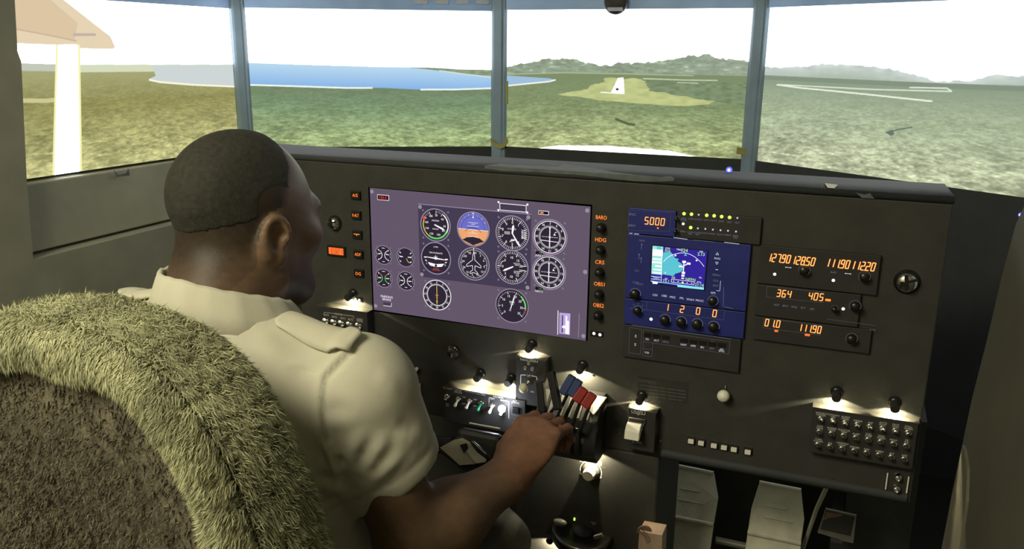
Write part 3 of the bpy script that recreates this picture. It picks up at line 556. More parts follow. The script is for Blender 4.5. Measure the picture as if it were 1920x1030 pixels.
# vertical speed
r = .03; c, g = gauge(962, 553, r, ''); ticks(g, c, .76 * r, .9 * r, 100, 440, 48, .0006, big=8, r0b=.66 * r, wb=.0012)
for s, a in (('0', 270), ('5', 312), ('10', 0), ('15', 42), ('20', 78), ('5', 225), ('10', 182), ('15', 142), ('20', 106)):
    q = math.radians(a); g.text(s, (c[0] + .56 * r * math.sin(q), c[1] + .56 * r * math.cos(q)), .0042, Y2, W_)
g.text('VERTICAL', (c[0] + r * .3, c[1] + r * .24), .002, Y2, W_); g.text('SPEED', (c[0] + r * .3, c[1] + r * .15), .002, Y2, W_); g.text('100 FEET', (c[0] + r * .3, c[1] - r * .22), .002, Y2, W_); g.text('PER MIN', (c[0] + r * .3, c[1] - r * .31), .002, Y2, W_)
g.arc((c[0] - r * .46, c[1] + r * .1), r * .2, r * .23, Y2, W_, 260, 360, 10)
o = finish(g, 'vertical speed gauge with a thick white needle'); sub(o, t, c, 244, r * .62, .0034, tail=.003)
# direction finder
r = .028; c, g = gauge(480, 733, r, '', wide=.05, bez='lw'); g.arc(c, r * .66, r * .69, Y2, W_, n=48); ticks(g, c, .66 * r, .76 * r, 0, 360, 72, .0004, big=6, r0b=.66 * r, wb=.0007); ring_nums(g, c, r * .84, ['0', '3', '6', '9', '12', '15', '18', '21', '24', '27', '30', '33'], 0, 30, .0034)
o = finish(g, 'white ringed direction gauge with a yellow needle'); n_ = MB().line((c[0], c[1] + r * .62), (c[0], c[1] - r * .62), .0011, Y3, G['lyel']).line((c[0] - r * .12, c[1]), (c[0] + r * .12, c[1]), .0009, Y3, G['lorg']).line((c[0] - r * .06, c[1] - r * .14), (c[0] + r * .06, c[1] - r * .14), .0009, Y3, G['lorg']).poly([(c[0], c[1] - r * .6), (c[0] + .0014, c[1] - r * .38), (c[0] - .0014, c[1] - r * .38)], Y4, G['lyel']); x = part(n_, 'needle', t); x.parent = o
# engine speed
r = .0305; c, g = gauge(962, 802, r, '', wide=.045); ticks(g, c, .78 * r, .86 * r, -132, 132, 35, .0005, big=5, r0b=.7 * r, wb=.001); g.arc(c, r * .78, r * .86, Y3, G['lgrn'], 40, 96, 16); g.arc(c, r * .8, r * .88, Y3, G['lred'], 96, 104, 4)
for i, s in enumerate(('0', '5', '10', '15', '20', '25', '30', '35')):
    a = math.radians(-132 + 264 * i / 7); g.text(s, (c[0] + .58 * r * math.sin(a), c[1] + .58 * r * math.cos(a)), .004, Y2, W_)
g.text('RPM', (c[0], c[1] + r * .22), .0034, Y2, W_); g.text('X100', (c[0], c[1] + r * .1), .002, Y2, W_)
o = finish(g, 'engine speed gauge with a green arc, alone at the bottom'); c2 = (c[0] - .003, c[1] - r * .26); x = part(MB().disc(c2, .002, Y4, G['bez'], 12), 'hub', t); x.parent = o; sub(o, t, c2, 17, r * 1.0, .0022)
# four small engine gauges
for px, py, k, lab in ((135, 475, 0, 'small engine gauge, upper row at the screen\'s edge'), (277, 490, 1, 'small engine gauge with a yellow arc, upper row'), (137, 624, 2, 'small engine gauge with green arcs, lower row'), (280, 642, 3, 'small engine gauge with white arcs, lower row')):
    r = .0178; c, g = gauge(px, py, r, ''); 
    for s in (-1, 1):
        ca = (c[0] + s * r * .62, c[1]); m = G['lgrn'] if k == 2 else G['lw']
        if k == 1:
            for a in (-.5, 0, .4): g.line((ca[0] - .002 * s, c[1] + r * a), (ca[0] + .001 * s, c[1] + r * (a + .12)), .0015, Y2, W_)
            if s == 1: g.arc((c[0] + r * .55, c[1] - r * .1), r * .38, r * .44, Y2, G['lyel'], 180, 270, 12)
        else: g.arc(ca, r * .44, r * .5, Y2, m, 20 if s < 0 else 200, 160 if s < 0 else 340, 16)
        if k != 1:
            for e in (-1, 1): g.disc((ca[0] - s * r * .06, c[1] + e * r * .5), r * .07, Y2, W_, 8)
        for j in range(6): g.line((c[0] + s * r * .82, c[1] + r * (.28 - j * .1)), (c[0] + s * r * .75, c[1] + r * (.28 - j * .1)), .0006, Y2, W_)
        if k == 2: g.arc(ca, r * .44, r * .5, Y3, G['lred'], *( (20, 50) if s < 0 else (310, 340)), 6)
    if k != 1: g.line((c[0] - r * .18, c[1] + r * .72), (c[0] + r * .18, c[1] + r * .72), .0009, Y2, W_); g.line((c[0] - r * .14, c[1] - r * .68), (c[0] + r * .14, c[1] - r * .68), .0009, Y2, W_)
    o = finish(g, lab)
    for s in (-1, 1): sub(o, t, (c[0] + s * r * .66, c[1] + (.06 if k < 2 else .02) * r), -s * (92 if k != 0 else 78), r * .42, .0018)
# little windows and legends on the display
a, b = Z1(133, 105), Z1(133, 88); w, h = .0235, .0098
part(MB().poly([(a[0] - w / 2, a[1] - h / 2), (a[0] + w / 2, a[1] - h / 2), (a[0] + w / 2, a[1] + h / 2), (a[0] - w / 2, a[1] + h / 2)], Y1, G['lw']).poly([(a[0] - w / 2 + .0008, a[1] - h / 2 + .0008), (a[0] + w / 2 - .0008, a[1] - h / 2 + .0008), (a[0] + w / 2 - .0008, a[1] + h / 2 - .0008), (a[0] - w / 2 + .0008, a[1] + h / 2 - .0008)], Y2, G['lblack']).text('100.E', (a[0], a[1]), .0052, Y3, G['lred'], .017), 'readout_window', t, 'small black window with red digits')
a = Z1(1166, 203); w, h = .018, .0066
part(MB().poly([(a[0] - w / 2, a[1] - h / 2), (a[0] + w / 2, a[1] - h / 2), (a[0] + w / 2, a[1] + h / 2), (a[0] - w / 2, a[1] + h / 2)], Y1, G['lw']).poly([(a[0] - w / 2 + .0008, a[1] - h / 2 + .0008), (a[0] + w / 2 - .0008, a[1] - h / 2 + .0008), (a[0] + w / 2 - .0008, a[1] + h / 2 - .0008), (a[0] - w / 2 + .0008, a[1] + h / 2 - .0008)], Y2, G['lblack']).line((a[0] - .006, a[1]), (a[0], a[1]), .0025, Y3, G['lorg']), 'readout_window', t, 'small black window with an orange bar')
q = [Z1(884, 141), Z1(886, 185), Z1(1054, 199), Z1(1054, 157)]; mb = MB().poly(q, Y1, G['inset']).path(q, .0011, Y2, W_, True)
for x, y in ((876, 134), (875, 186), (1061, 201), (1062, 150)): mb.disc(Z1(x, y), .0019, Y2, W_, 10)
part(mb, 'blank_window', t, 'blank dark window with a white frame')
for x, y, s in ((1138, 470, 'NAV-1'), (1136, 700, 'NAV-2')):
    a = Z1(x, y); mb = MB().poly([(a[0] - .0065, a[1]), (a[0] + .0065, a[1]), (a[0] + .0065, a[1] + .005), (a[0] - .0065, a[1] + .005)], Y1, G['lblack']); mb.text('1 0', (a[0] + .002, a[1] + .0025), .0028, Y2, G['lgrn']); mb.text(s, (a[0], a[1] - .0022), .0034, Y2, W_); part(mb, 'selector_legend', t)
a = Z1(156, 752); mb = MB().text('PARKING', (a[0], a[1] + .0024), .0042, Y1, W_); mb.text('BRAKE', (a[0], a[1] - .0028), .0042, Y1, W_); q = [Z1(133, 778), Z1(135, 800), Z1(186, 806), Z1(187, 784)]; mb.poly(q, Y1, G['inset']).line(q[1], q[2], .0009, Y2, W_).line(q[2], q[3], .0009, Y2, W_)
part(mb, 'parking_brake_legend', t)
q = [Z1(1259, 832), Z1(1256, 988), Z1(1390, 1006), Z1(1395, 852)]; mb = MB().line(q[0], q[1], .0012, Y1, W_).line(q[2], q[3], .0008, Y1, G['bez']); z = [Z1(1268, 846), Z1(1266, 980), Z1(1334, 990), Z1(1338, 852)]; mb.poly(z, Y1, G['lav'])
mb.poly([Z1(1284, 862), Z1(1282, 974), Z1(1290, 975), Z1(1292, 863)], Y2, G['inset']); mb.poly([Z1(1308, 866), Z1(1306, 982), Z1(1330, 985), Z1(1330, 900), Z1(1318, 898), Z1(1318, 867)], Y2, G['lw']); mb.poly([Z1(1286, 930), Z1(1286, 944), Z1(1306, 948), Z1(1306, 926)], Y3, W_)
for k in range(8): mb.line(Z1(1271, 868 + k * 14), Z1(1279, 869 + k * 14), .0007, Y2, G['inset'])
part(mb, 'trim_indicator', t, 'lavender trim indicator with a white slider')

# ------------------------------------------------------------------ radio stack
FY = 1.279                                         # faceplate front
def plate(name, label, cat, x0, x1, z0, z1, m='face', y=FY):
    t = thing(name, label, cat, ((x0 + x1) / 2, y, z0)); part(MB().bx(x0, x1, y, 1.2875, z0, z1, K[m]), 'faceplate', t, bevel=.0008); return t
def q_(x, y): return Q(x, y, FY - .0004)
Yf = FY - .0004
def knob_arc(t, x, y, r=.0085, m='dim', full=False, name='selector_knob'):
    c = q_(x, y); mb = MB().arc(c, r * .93, r * 1.02, Yf, G[m], -70 if not full else 0, 110 if not full else 360, 24)
    mb.lathe((c[0], FY, c[1]), (0, -1, 0), [(r * .86, -.0005), (r * .84, .009), (r * .7, .0105), (0, .0105)], K['gloss'], 20); part(mb, name, t)
xa0, xa1 = P(1179, 390, FY)[0], P(1389, 690, FY)[0]
zt, z1_, z2_, z3_, z4_ = 1.061, 1.0195, .9135, .869, .8125
xm = P(1268, 415, FY)[0]
# altitude preselector
t = plate('altitude_preselector', 'black altitude box with red digits 5000 at the stack\'s top', 'avionics', xa0, xm - .0008, z1_ + .0008, zt, 'bloom_blue')
mb = MB().text('ENG', q_(1185.5, 402), .004, Yf, G['dim']); mb.text('ARM', q_(1184, 423), .004, Yf, G['dim']); mb.path([q_(1180, 394), q_(1258, 399), q_(1256, 434), q_(1178, 432)], .0004, Yf, G['rule'], True); part(mb, 'lettering', t)
part(MB().seg('5000', q_(1227.5, 415.2), .0108, Yf, sl=.08, pitch=.78), 'digits', t); part(MB().disc(q_(1233.5, 428), .0014, Yf, G['orange'], 10), 'led', t)
# audio panel
t = plate('audio_panel', 'black audio panel with two rows of small lights, some green', 'avionics', xm + .0008, xa1 + .012, z1_ + .0008, zt, 'face')
row = [(1282.5, 401, 1, 'MKR MUTE'), (1296.5, 402, 1, 'COM1'), (1310, 403, 0, 'COM2'), (1325, 404, 1, 'NAV1'), (1339, 405, 1, 'NAV2'), (1353, 406.5, 1, 'DME'), (1368, 408, 1, 'ADF'), (1382.5, 409, 0, 'TEST')]
row2 = [(1281, 420, 2, 'SENS'), (1295, 427, 1, 'COM1 MIC'), (1308.5, 428.5, 0, 'COM2 MIC'), (1322.5, 429.5, 0, 'COM1/2'), (1336.6, 430.8, 0, 'SPKR'), (1351, 432, 0, 'PILOT'), (1365, 433, 0, 'CREW'), (1380, 434.5, 0, 'MKR TEST')]
mb = MB()
for x, y, k, s in row + row2:
    c = q_(x, y); l = MB(); rr = .0027 if k == 1 else (.0022 if k == 2 else .0014)
    l.lathe((c[0], FY, c[1]), (0, -1, 0), [(rr, -.0004), (rr * .9, .0012), (rr * .5, .0019), (0, .0021)], G['grn'] if k == 1 else G['dot'] if k == 2 else G['leg'], 12); part(l, 'led', t, 'lit green light' if k == 1 else None)
    w = s.split(' '); 
    for j, u in enumerate(w): mb.text(u, (c[0], c[1] - (.0072 if k == 1 or y < 412 else .0066) - (.0052 if k == 2 else 0) - j * .0029), .0026, Yf, G['dim'])
part(mb, 'lettering', t); knob_arc(t, 1270, 410, .0035); knob_arc(t, 1268, 433, .0035)
# navigator
t = plate('moving_map_navigator', 'wide navigator unit with a blue map screen in the stack', 'avionics', xa0, xa1, z2_ + .0008, z1_ - .0008, 'bloom_blue')
YM = FY - .0022
q = lambda x, y: Q(1205 + x / 8.585, 440 + y / 8.585, YM)
bz = MB().poly([q(140, 165), q(112, 775), q(992, 905), q(1055, 262)], FY + .0002, K['gloss'], .0018); part(bz, 'screen_bezel', t)
disp = MB().poly([q(160, 180), q(130, 765), q(985, 890), q(1040, 270)], YM - .0001, G['gpsb']); dsp = part(disp, 'map_screen', t, 'blue map screen')
A, B, D_ = YM - .0004, YM - .0007, YM - .001
sc = MB()
sc.poly([q(332, 285), q(316, 640), q(500, 668), q(520, 632), q(615, 605), q(648, 560), q(640, 480), q(560, 425), q(585, 395), q(515, 375), q(505, 340), q(460, 290)][::1], A, G['sea'])
sc.poly([q(162, 180), q(140, 632), q(312, 650), q(332, 196)], A, G['gside']); sc.poly([q(160, 232), q(156, 335), q(322, 352), q(326, 250)], B, G['gw']); sc.poly([q(230, 196), q(228, 232), q(326, 244), q(330, 206)], B, G['sea'])
for y0, y1, x0 in ((375, 405, 160), (425, 455, 150), (490, 515, 200), (550, 570, 175), (600, 620, 165)): sc.poly([q(x0, y0), q(x0, y1), q(300, y1 + 12), q(302, y0 + 12)], B, G['gw'])
sc.line(q(312, 200), q(300, 760), .0006, D_, G['gw'])
for y in (668, 712, 752): sc.line(q(134, y), q(300, y + 20), .0006, B, G['gw'])
sc.line(q(130, 745), q(985, 862), .001, B, G['gbar']); sc.poly([q(560, 808), q(562, 842), q(984, 888), q(986, 850)], B, G['gbar']); sc.poly([q(160, 752), q(160, 790), q(240, 796), q(242, 764)], B, G['gw'])
pa = [q(335, 440), q(380, 385), q(440, 345), q(510, 315), q(600, 296), q(680, 294), q(760, 315), q(830, 352), q(890, 400), q(940, 450), q(990, 515)]; sc.path(pa, .0007, B, G['gw'])
for x, y in ((530, 335), (870, 415)): sc.disc(q(x, y), .0014, D_, G['gw'], 10)
sc.poly([q(690, 300), q(668, 338), q(715, 342)], D_, G['sea'])
for a_, b_, w in (((668, 440), (655, 620), .0014), ((660, 500), (740, 466), .0014), ((640, 436), (700, 440), .0035), ((715, 462), (772, 470), .0032), ((585, 508), (650, 516), .0022), ((632, 612), (684, 618), .0035), ((626, 658), (674, 662), .0032), ((624, 700), (668, 706), .0018)): sc.line(q(*a_), q(*b_), w, D_, G['gw'])
sc.path([q(466, 716), q(462, 765), q(828, 810), q(832, 760)], .0006, B, G['gw'], True)
for x, y in ((500, 746), (572, 755), (718, 773), (792, 780)): sc.disc(q(x, y), .0008, D_, G['gw'], 8)
sc.poly([q(645, 745), q(622, 780), q(668, 784)], D_, G['gg'])
x = part(sc, 'map_picture', t); x.parent = dsp
sc = MB()
for s, x, y, h, m in (('DTK', 408, 222, .0026, 'gw'), ('026', 405, 262, .0042, 'gg'), ('TRK', 582, 240, .0026, 'gw'), ('024', 672, 252, .005, 'gg'), ('DIS', 945, 275, .0026, 'gw'), ('2.13', 942, 316, .0046, 'gg'), ('GS', 380, 710, .0026, 'gw'), ('73.1', 375, 745, .0044, 'gg'), ('NI', 496, 690, .0036, 'gg'), ('NFFN', 772, 722, .0044, 'gg'), ('ETA', 912, 768, .0026, 'gw'), ('21:16', 916, 808, .0044, 'gg'), ('8', 366, 614, .003, 'gw'), ('Fn', 932, 692, .0028, 'gw'), ('TERM', 215, 698, .003, 'gbar')):
    sc.text(s, q(x, y), h, D_, G[m])
x = part(sc, 'lettering', t); x.parent = dsp
mb = MB()
for s, x, y in (('RNG', 1345, 485), ('MENU', 1343, 516), ('CLR', 1342, 526.5), ('ENT', 1342, 536), ('GPS', 1337, 549.5), ('NAV', 1204, 451.5), ('C/V', 1194, 508), ('COM', 1192, 530), ('VLOC', 1199, 533)): mb.text(s, q_(x, y), .0031, Yf, G['leg'] if s in ('GPS', 'RNG') else G['dim'])
for s, x, y in (('CDI', 1228, 553.5), ('OBS', 1245.5, 555), ('MSG', 1261, 557.5), ('FPL', 1278.5, 559.5), ('VNAV', 1294.5, 562), ('PROC', 1312, 564)): mb.text(s, q_(x, y), .0033, Yf, G['leg'])
for x, y, k in ((1345, 476, 1), (1344, 494, -1)): c = q_(x, y); mb.path([(c[0] - .0022, c[1] - .0018 * k), (c[0] + .0022, c[1] - .0018 * k), (c[0], c[1] + .002 * k)], .0006, Yf, G['leg'], True)
c = q_(1344, 506); mb.line((c[0] - .002, c[1]), (c[0] + .002, c[1]), .0009, Yf, G['leg']); mb.path([q_(1351, 527), q_(1349.5, 546), q_(1343, 545)], .0006, Yf, G['leg'])
for x, y in ((1198, 482), (1203, 463), (1202, 489)): c = q_(x, y); mb.line((c[0], c[1] - .004), (c[0], c[1] + .004), .0007, Yf, G['dim']); mb.disc((c[0], c[1] + .004), .0012, Yf, G['dim'], 8)
mb.line(q_(1263, 445.5), q_(1289, 449), .0008, Yf, G['leg']); mb.line(q_(1300, 450), q_(1340, 454), .0005, Yf, G['dim']); mb.line(q_(1358, 454.5), q_(1386, 458), .0008, Yf, G['leg']); mb.line(q_(1180, 437.5), q_(1186, 438), .001, Yf, G['leg']); mb.line(q_(1189, 438.5), q_(1198, 439.5), .001, Yf, G['leg']); mb.line(q_(1357, 538), q_(1356, 575), .0005, Yf, G['dim'])
part(mb, 'lettering', t); knob_arc(t, 1191, 551, .009); knob_arc(t, 1337, 564, .008, full=True)
for x, y in ((1345, 476), (1345, 485), (1344, 494), (1344, 506), (1343, 516), (1342, 526.5), (1342, 536)):
    c = q_(x, y); part(MB().bx(c[0] - .0055, c[0] + .0055, FY - .0003, FY + .001, c[1] - .0032, c[1] + .0032, K['bloom_blue']), 'button', t)
# transponder
t = plate('transponder', 'black transponder with red digits 1200 under the map unit', 'avionics', xa0, xa1, z3_ + .0008, z2_ - .0008, 'bloom_blue')
mb = MB().path([q_(1213, 565), q_(1359, 582), q_(1357, 600.5), q_(1212, 581.5)], .0005, Yf, G['rule'], True); c = q_(1196, 582)
for k in range(5): a = math.radians(-80 + 40 * k); mb.line((c[0] + .009 * math.sin(a), c[1] + .009 * math.cos(a)), (c[0] + .0125 * math.sin(a), c[1] + .0125 * math.cos(a)), .0012, Yf, G['rule'])
mb.line(q_(1358, 575.5), q_(1375, 579), .0012, Yf, G['rule']); part(mb, 'lettering', t)
for s, x, y in (('1', 1250, 576.5), ('2', 1279, 580), ('0', 1309, 583.5), ('0', 1340, 588)): part(MB().seg(s, q_(x, y), .0108, Yf, sl=.08), 'digit', t)
part(MB().disc(q_(1220.7, 598.8), .0027, Yf, G['dot'], 14), 'led', t, 'round white light'); knob_arc(t, 1196, 582, .0075)
for x, y in ((1247, 597), (1277.5, 601), (1307.4, 605), (1338, 610)): knob_arc(t, x, y + 2.5, .0088)
# autopilot
t = plate('autopilot_controller', 'black autopilot unit with thin white frames, lowest in the stack', 'avionics', xa0, xa1 - .003, z4_ + .0008, z3_ - .0008, 'face')
mb = MB().path([q_(1180.4, 614.5), q_(1203.5, 618), q_(1200.8, 665), q_(1178.8, 661.6)], .0006, Yf, G['rule'], True).path([q_(1206.9, 618.5), q_(1369, 641), q_(1366.5, 664), q_(1206.5, 641)], .0006, Yf, G['rule'], True).path([q_(1206.5, 641), q_(1205.5, 667), q_(1222.5, 669.5), q_(1223.8, 643.5)], .0006, Yf, G['rule']).line(q_(1206, 654), q_(1223, 656), .0006, Yf, G['rule']).line(q_(1184.5, 609.8), q_(1372, 636), .0006, Yf, G['dim'])
for s, x, y, h, m in (('FD', 1213.7, 636.5, .0032, 'leg'), ('ALT', 1230.7, 638.8, .0032, 'leg'), ('HDG', 1248, 641.3, .0032, 'dim'), ('NAV', 1282, 646.7, .0032, 'leg'), ('APR', 1299.7, 649, .0032, 'leg'), ('BC', 1317, 651.7, .0032, 'leg'), ('REV', 1335, 654, .0032, 'dim'), ('AP', 1353, 655.5, .003, 'leg'), ('ENG', 1353, 658.5, .003, 'leg'), ('Y/D', 1212.7, 661.6, .0032, 'leg'), ('TRIM', 1336, 640.5, .0022, 'rule')): mb.text(s, q_(x, y), h, Yf, G[m])
for x, y, k in ((1192, 630, 1), (1191, 647, -1)): c = q_(x, y); mb.poly([(c[0], c[1] + .002), (c[0] - .0014, c[1]), (c[0] + .0014, c[1])] if k > 0 else [(c[0] - .0014, c[1]), (c[0], c[1] - .002), (c[0] + .0014, c[1])], Yf, G['leg']).line((c[0] - .0014, c[1] - .002 * k), (c[0] + .0014, c[1] - .002 * k), .0008, Yf, G['leg'])
part(mb, 'lettering', t)
for x, y in ((1213.7, 633), (1230.7, 635.3), (1248, 637.8), (1282, 643), (1299.7, 645.5), (1317, 648), (1335, 650.5), (1353, 652)): c = q_(x, y); part(MB().bx(c[0] - .006, c[0] + .006, FY - .0012, FY + .001, c[1] + .0012, c[1] + .0075, K['gloss']), 'button', t)
o = single(MB().text('AUTOPILOT', Q(1356, 685, 1.2848), .0034, 1.2846, K['dimink']), 'placard_lettering', 'faint grey AUTOPILOT lettering on the bare panel under the stack', 'lettering')
# second stack: radios
def qq(x, y): return Q(x, y, FY - .0004)
rx0, rx1 = P(1424, 480, FY)[0], P(1650, 500, FY)[0]; rz = [1.02, .9605, .9095, .871]
t = plate('navigation_radio', 'black double radio with amber digits 127.90 and 111.90', 'avionics', rx0, rx1, rz[1] + .0008, rz[0])
for s, x, y in (('127.90', 1460.5, 484.5), ('128.50', 1506, 489.5), ('111.90', 1570.5, 494.5), ('112.20', 1618, 499)): part(MB().seg(s, qq(x, y), .0118, Yf, sl=.16, pitch=.58, wd=.35), 'digits', t)
mb = MB().text('RAD', qq(1563, 511), .0028, Yf, G['dim'])
for x, y in ((1478, 501.8), (1590, 513.5)): c = qq(x, y); mb.line((c[0] - .0035, c[1]), (c[0] + .0035, c[1]), .0008, Yf, G['leg']); mb.disc((c[0] - .0035, c[1]), .0009, Yf, G['leg'], 6); mb.disc((c[0] + .0035, c[1]), .0009, Yf, G['leg'], 6)
part(mb, 'lettering', t)
for x, y in ((1452.5, 514.5), (1562.5, 526)): part(MB().disc(qq(x, y), .0024, Yf, G['dot'], 14), 'led', t, 'round white light')
knob_arc(t, 1508, 507, .0082, 'rule', True); knob_arc(t, 1621, 519, .0082, 'rule', True)
t = plate('direction_finder_radio', 'black radio with amber digits 364 and 405 in a thin frame', 'avionics', rx0, rx1 - .02, rz[2] + .0008, rz[1] - .0008)
part(MB().seg('364', qq(1470, 551), .0105, Yf, sl=.12, pitch=.72, wd=.42), 'digits', t); part(MB().seg('405', qq(1530, 556.5), .0105, Yf, sl=.12, pitch=.72, wd=.42), 'digits', t)
mb = MB().path([qq(1438.5, 537.5), qq(1545, 549), qq(1543, 568), qq(1437, 557)], .0005, Yf, G['rule'], True).line(qq(1547.5, 562.5), qq(1557.5, 563.5), .0035, Yf, G['orange'])
for s, x, y in (('ADF', 1456, 572), ('BFO', 1472.5, 574), ('FRQ', 1489, 576), ('FLT', 1506, 577.7), ('SET', 1523, 580)): mb.text(s, qq(x, y), .003, Yf, G['dim'])
part(mb, 'lettering', t); part(MB().disc(qq(1581, 579.5), .0024, Yf, G['dot'], 14), 'led', t, 'round white light'); knob_arc(t, 1603.5, 574, .0082, 'rule', True); knob_arc(t, 1565, 579, .005, 'rule')
t = plate('distance_radio', 'black radio with amber digits 01.0 and 111.90, lowest of its stack', 'avionics', rx0, rx1, rz[3] + .0008, rz[2] - .0008)
part(MB().seg('01.0', qq(1448.5, 606.5), .0108, Yf, sl=.1, pitch=.76, wd=.4), 'digits', t); part(MB().seg('111.90', qq(1518, 616.5), .0108, Yf, sl=.1, pitch=.64, wd=.38), 'digits', t)
mb = MB().path([qq(1432.5, 597), qq(1540, 611), qq(1538, 629), qq(1431, 615)], .0005, Yf, G['rule'], True).line(qq(1452, 620.5), qq(1459, 621.2), .0032, Yf, G['clock']).line(qq(1509, 627.8), qq(1518.5, 629), .0034, Yf, G['clock']).line(qq(1550, 598.5), qq(1642, 611), .0005, Yf, G['rule']); mb.text('DME', qq(1636, 619), .0028, Yf, G['rule'])
part(mb, 'lettering', t); knob_arc(t, 1597, 635, .0082, 'rule', True)

# ------------------------------------------------------------------ legends, knobs and small controls on the panel
YP = 1.285
for s, x, y, lab in (('A/S', 665.5, 366.5, 'black push button with orange A/S legend, uppermost beside the gauge screen'), ('R-ALT', 666.5, 404, 'black push button with orange R-ALT legend'), ('', 668.5, 440.5, 'black push button with an orange winged symbol'), ('ADF', 670.5, 477.5, 'black push button with orange ADF legend'), ('DG', 671.5, 513.5, 'black push button with orange DG legend')):
    c = Q(x, y, YP - .005); t = thing('legend_button', lab, 'button', (c[0], YP, c[1]), 'orange legend buttons beside the gauge screen')
    part(MB().bx(c[0] - .0095, c[0] + .0095, YP - .0045, YP + .001, c[1] - .0075, c[1] + .0075, K['gloss']), 'cap', t, bevel=.0008)
    mb = MB(); y0 = YP - .0048
    if s: mb.text(s, c, .0056, y0, G['orange'], .013)
    else: mb.line((c[0] - .0062, c[1] + .001), (c[0] + .0062, c[1] + .001), .0012, y0, G['orange']).poly([(c[0] - .002, c[1] + .001), (c[0], c[1] - .0022), (c[0] + .002, c[1] + .001)], y0, G['orange'])
    part(mb, 'legend', t)
for s, x, y, lab in (('BARO', 1127.5, 408, 'black knob under orange BARO legend'), ('HDG', 1126, 450, 'black knob under orange HDG legend'), ('CRS', 1124.5, 492, 'black knob under orange CRS legend'), ('OBS1', 1123.5, 533, 'black knob under orange OBS1 legend'), ('OBS2', 1122, 573, 'black knob under orange OBS2 legend')):
    c = Q(x, y, YP - .0008); k = (c[0] + .001, c[1] - .0165); t = thing('bearing_knob', lab, 'knob', (c[0], YP, c[1] - .016), 'knobs with orange legends right of the gauge screen')
    part(MB().text(s, c, .0062, YP - .0006, G['orange'], .018), 'legend', t)
    part(MB().lathe((k[0], YP + .0005, k[1]), (0, -1, 0), [(.0078, 0), (.0078, .004), (.0062, .0045), (.006, .013), (.005, .0142), (0, .0142)], K['gloss'], 20), 'knob', t)
    part(MB().box((k[0], YP - .014, k[1] + .003), (.0008, .0006, .004), K['dimink']), 'pointer', t)
# lit dots
for i, (x, y, lab) in enumerate(((670.5, 562, 'pair of small white lights by the lower corner of the gauge screen'), (1119.5, 626.5, 'pair of small white lights under the knob column'))):
    c = Q(x, y, YP); t = thing('indicator_pair', lab, 'light', (c[0], YP, c[1])); dx = .0042 if i == 0 else .0052
    for s in (-1, 1):
        part(MB().lathe((c[0] + s * dx, YP + .0005, c[1] - s * .0004), (0, -1, 0), [(.0028, 0), (.0028, .0015), (.0018, .0024), (0, .0028)], G['dot'], 12), 'lens', t)
    part(MB().bx(c[0] - .011, c[0] + .011, YP - .001, YP + .001, c[1] - .0045, c[1] + .0045, K['gloss']), 'base', t)
# clock
c = Q(630, 471.5, YP - .003); t = thing('panel_clock', 'small clock with a glowing orange window beside the pilot\'s face', 'clock', (c[0], YP, c[1] - .012))
part(MB().bx(c[0] - .02, c[0] + .02, YP - .0028, YP + .001, c[1] - .0105, c[1] + .0105, K['gloss']), 'case', t, bevel=.001)
part(MB().poly([(c[0] - .0158, c[1] - .0062), (c[0] + .0158, c[1] - .0062), (c[0] + .0158, c[1] + .0064), (c[0] - .0158, c[1] + .0064)], YP - .003, G['clock']), 'window', t)
mb = MB(); _d = G['digit']; G['digit'] = G['clockd']; mb.seg('0321', (c[0] + .002, c[1]), .0085, YP - .0033, halo=False); G['digit'] = _d; part(mb, 'digits', t)
# chrome vents
for x, y, r, lab in ((624, 420, .0115, 'small round chrome air vent above the orange clock'), (1701, 531, .0142, 'round chrome air vent alone at the far end of the panel')):
    c = P(x, y, YP - .008); t = thing('air_vent', lab, 'vent', (c[0], YP, c[2]), 'chrome air vents'); cc = (c[0], YP + .0005, c[2])
    part(MB().lathe(cc, (0, -1, 0), [(r * 1.25, 0), (r * 1.25, .002), (r * 1.02, .003), (r, .0045)], K['gloss'], 28), 'collar', t)
    part(MB().lathe(cc, (0, -1, 0), [(r, .003), (r * .98, .008), (r * .85, .011), (r * .5, .0128), (0, .0135)], K['chrome'], 28), 'ball', t)
    part(MB().box((c[0] - .001, YP - .0135, c[2] + r * .12), (r * .36, .004, r * 1.5), K['gloss'], Matrix.Rotation(-.18, 3, 'Y')).box((c[0] + r * (.35 if r > .012 else .3), YP - .0125, c[2] + r * .3), (r * .95, .004, r * .24), K['gloss'], Matrix.Rotation(-.35, 3, 'Y')).box((c[0] - r * .3, YP - .0125, c[2] - r * .1), (r * .7, .004, r * .5), K['gloss'], Matrix.Rotation(.25, 3, 'Y')), 'vane', t)
c = P(1356, 744, YP - .014); t = thing('pull_knob', 'white ball knob on a short stem on the bare lower panel', 'knob', (c[0], YP, c[2])); part(MB().tube([(c[0], YP + .001, c[2]), (c[0], YP - .006, c[2])], .003, K['chrome'], 10), 'stem', t); part(MB().lathe((c[0], YP - .005, c[2]), (0, -1, 0), [(.004, 0), (.0088, .002), (.0098, .006), (.0094, .010), (.006, .0145), (0, .0155)], K['white'], 24), 'ball', t); part(MB().tube([(c[0] + .001, YP - .004, c[2] + .009), (c[0] + .001, YP - .004, c[2] + .0145), (c[0], YP + .001, c[2] + .0155)], .0006, K['chrome'], 6), 'wire', t)
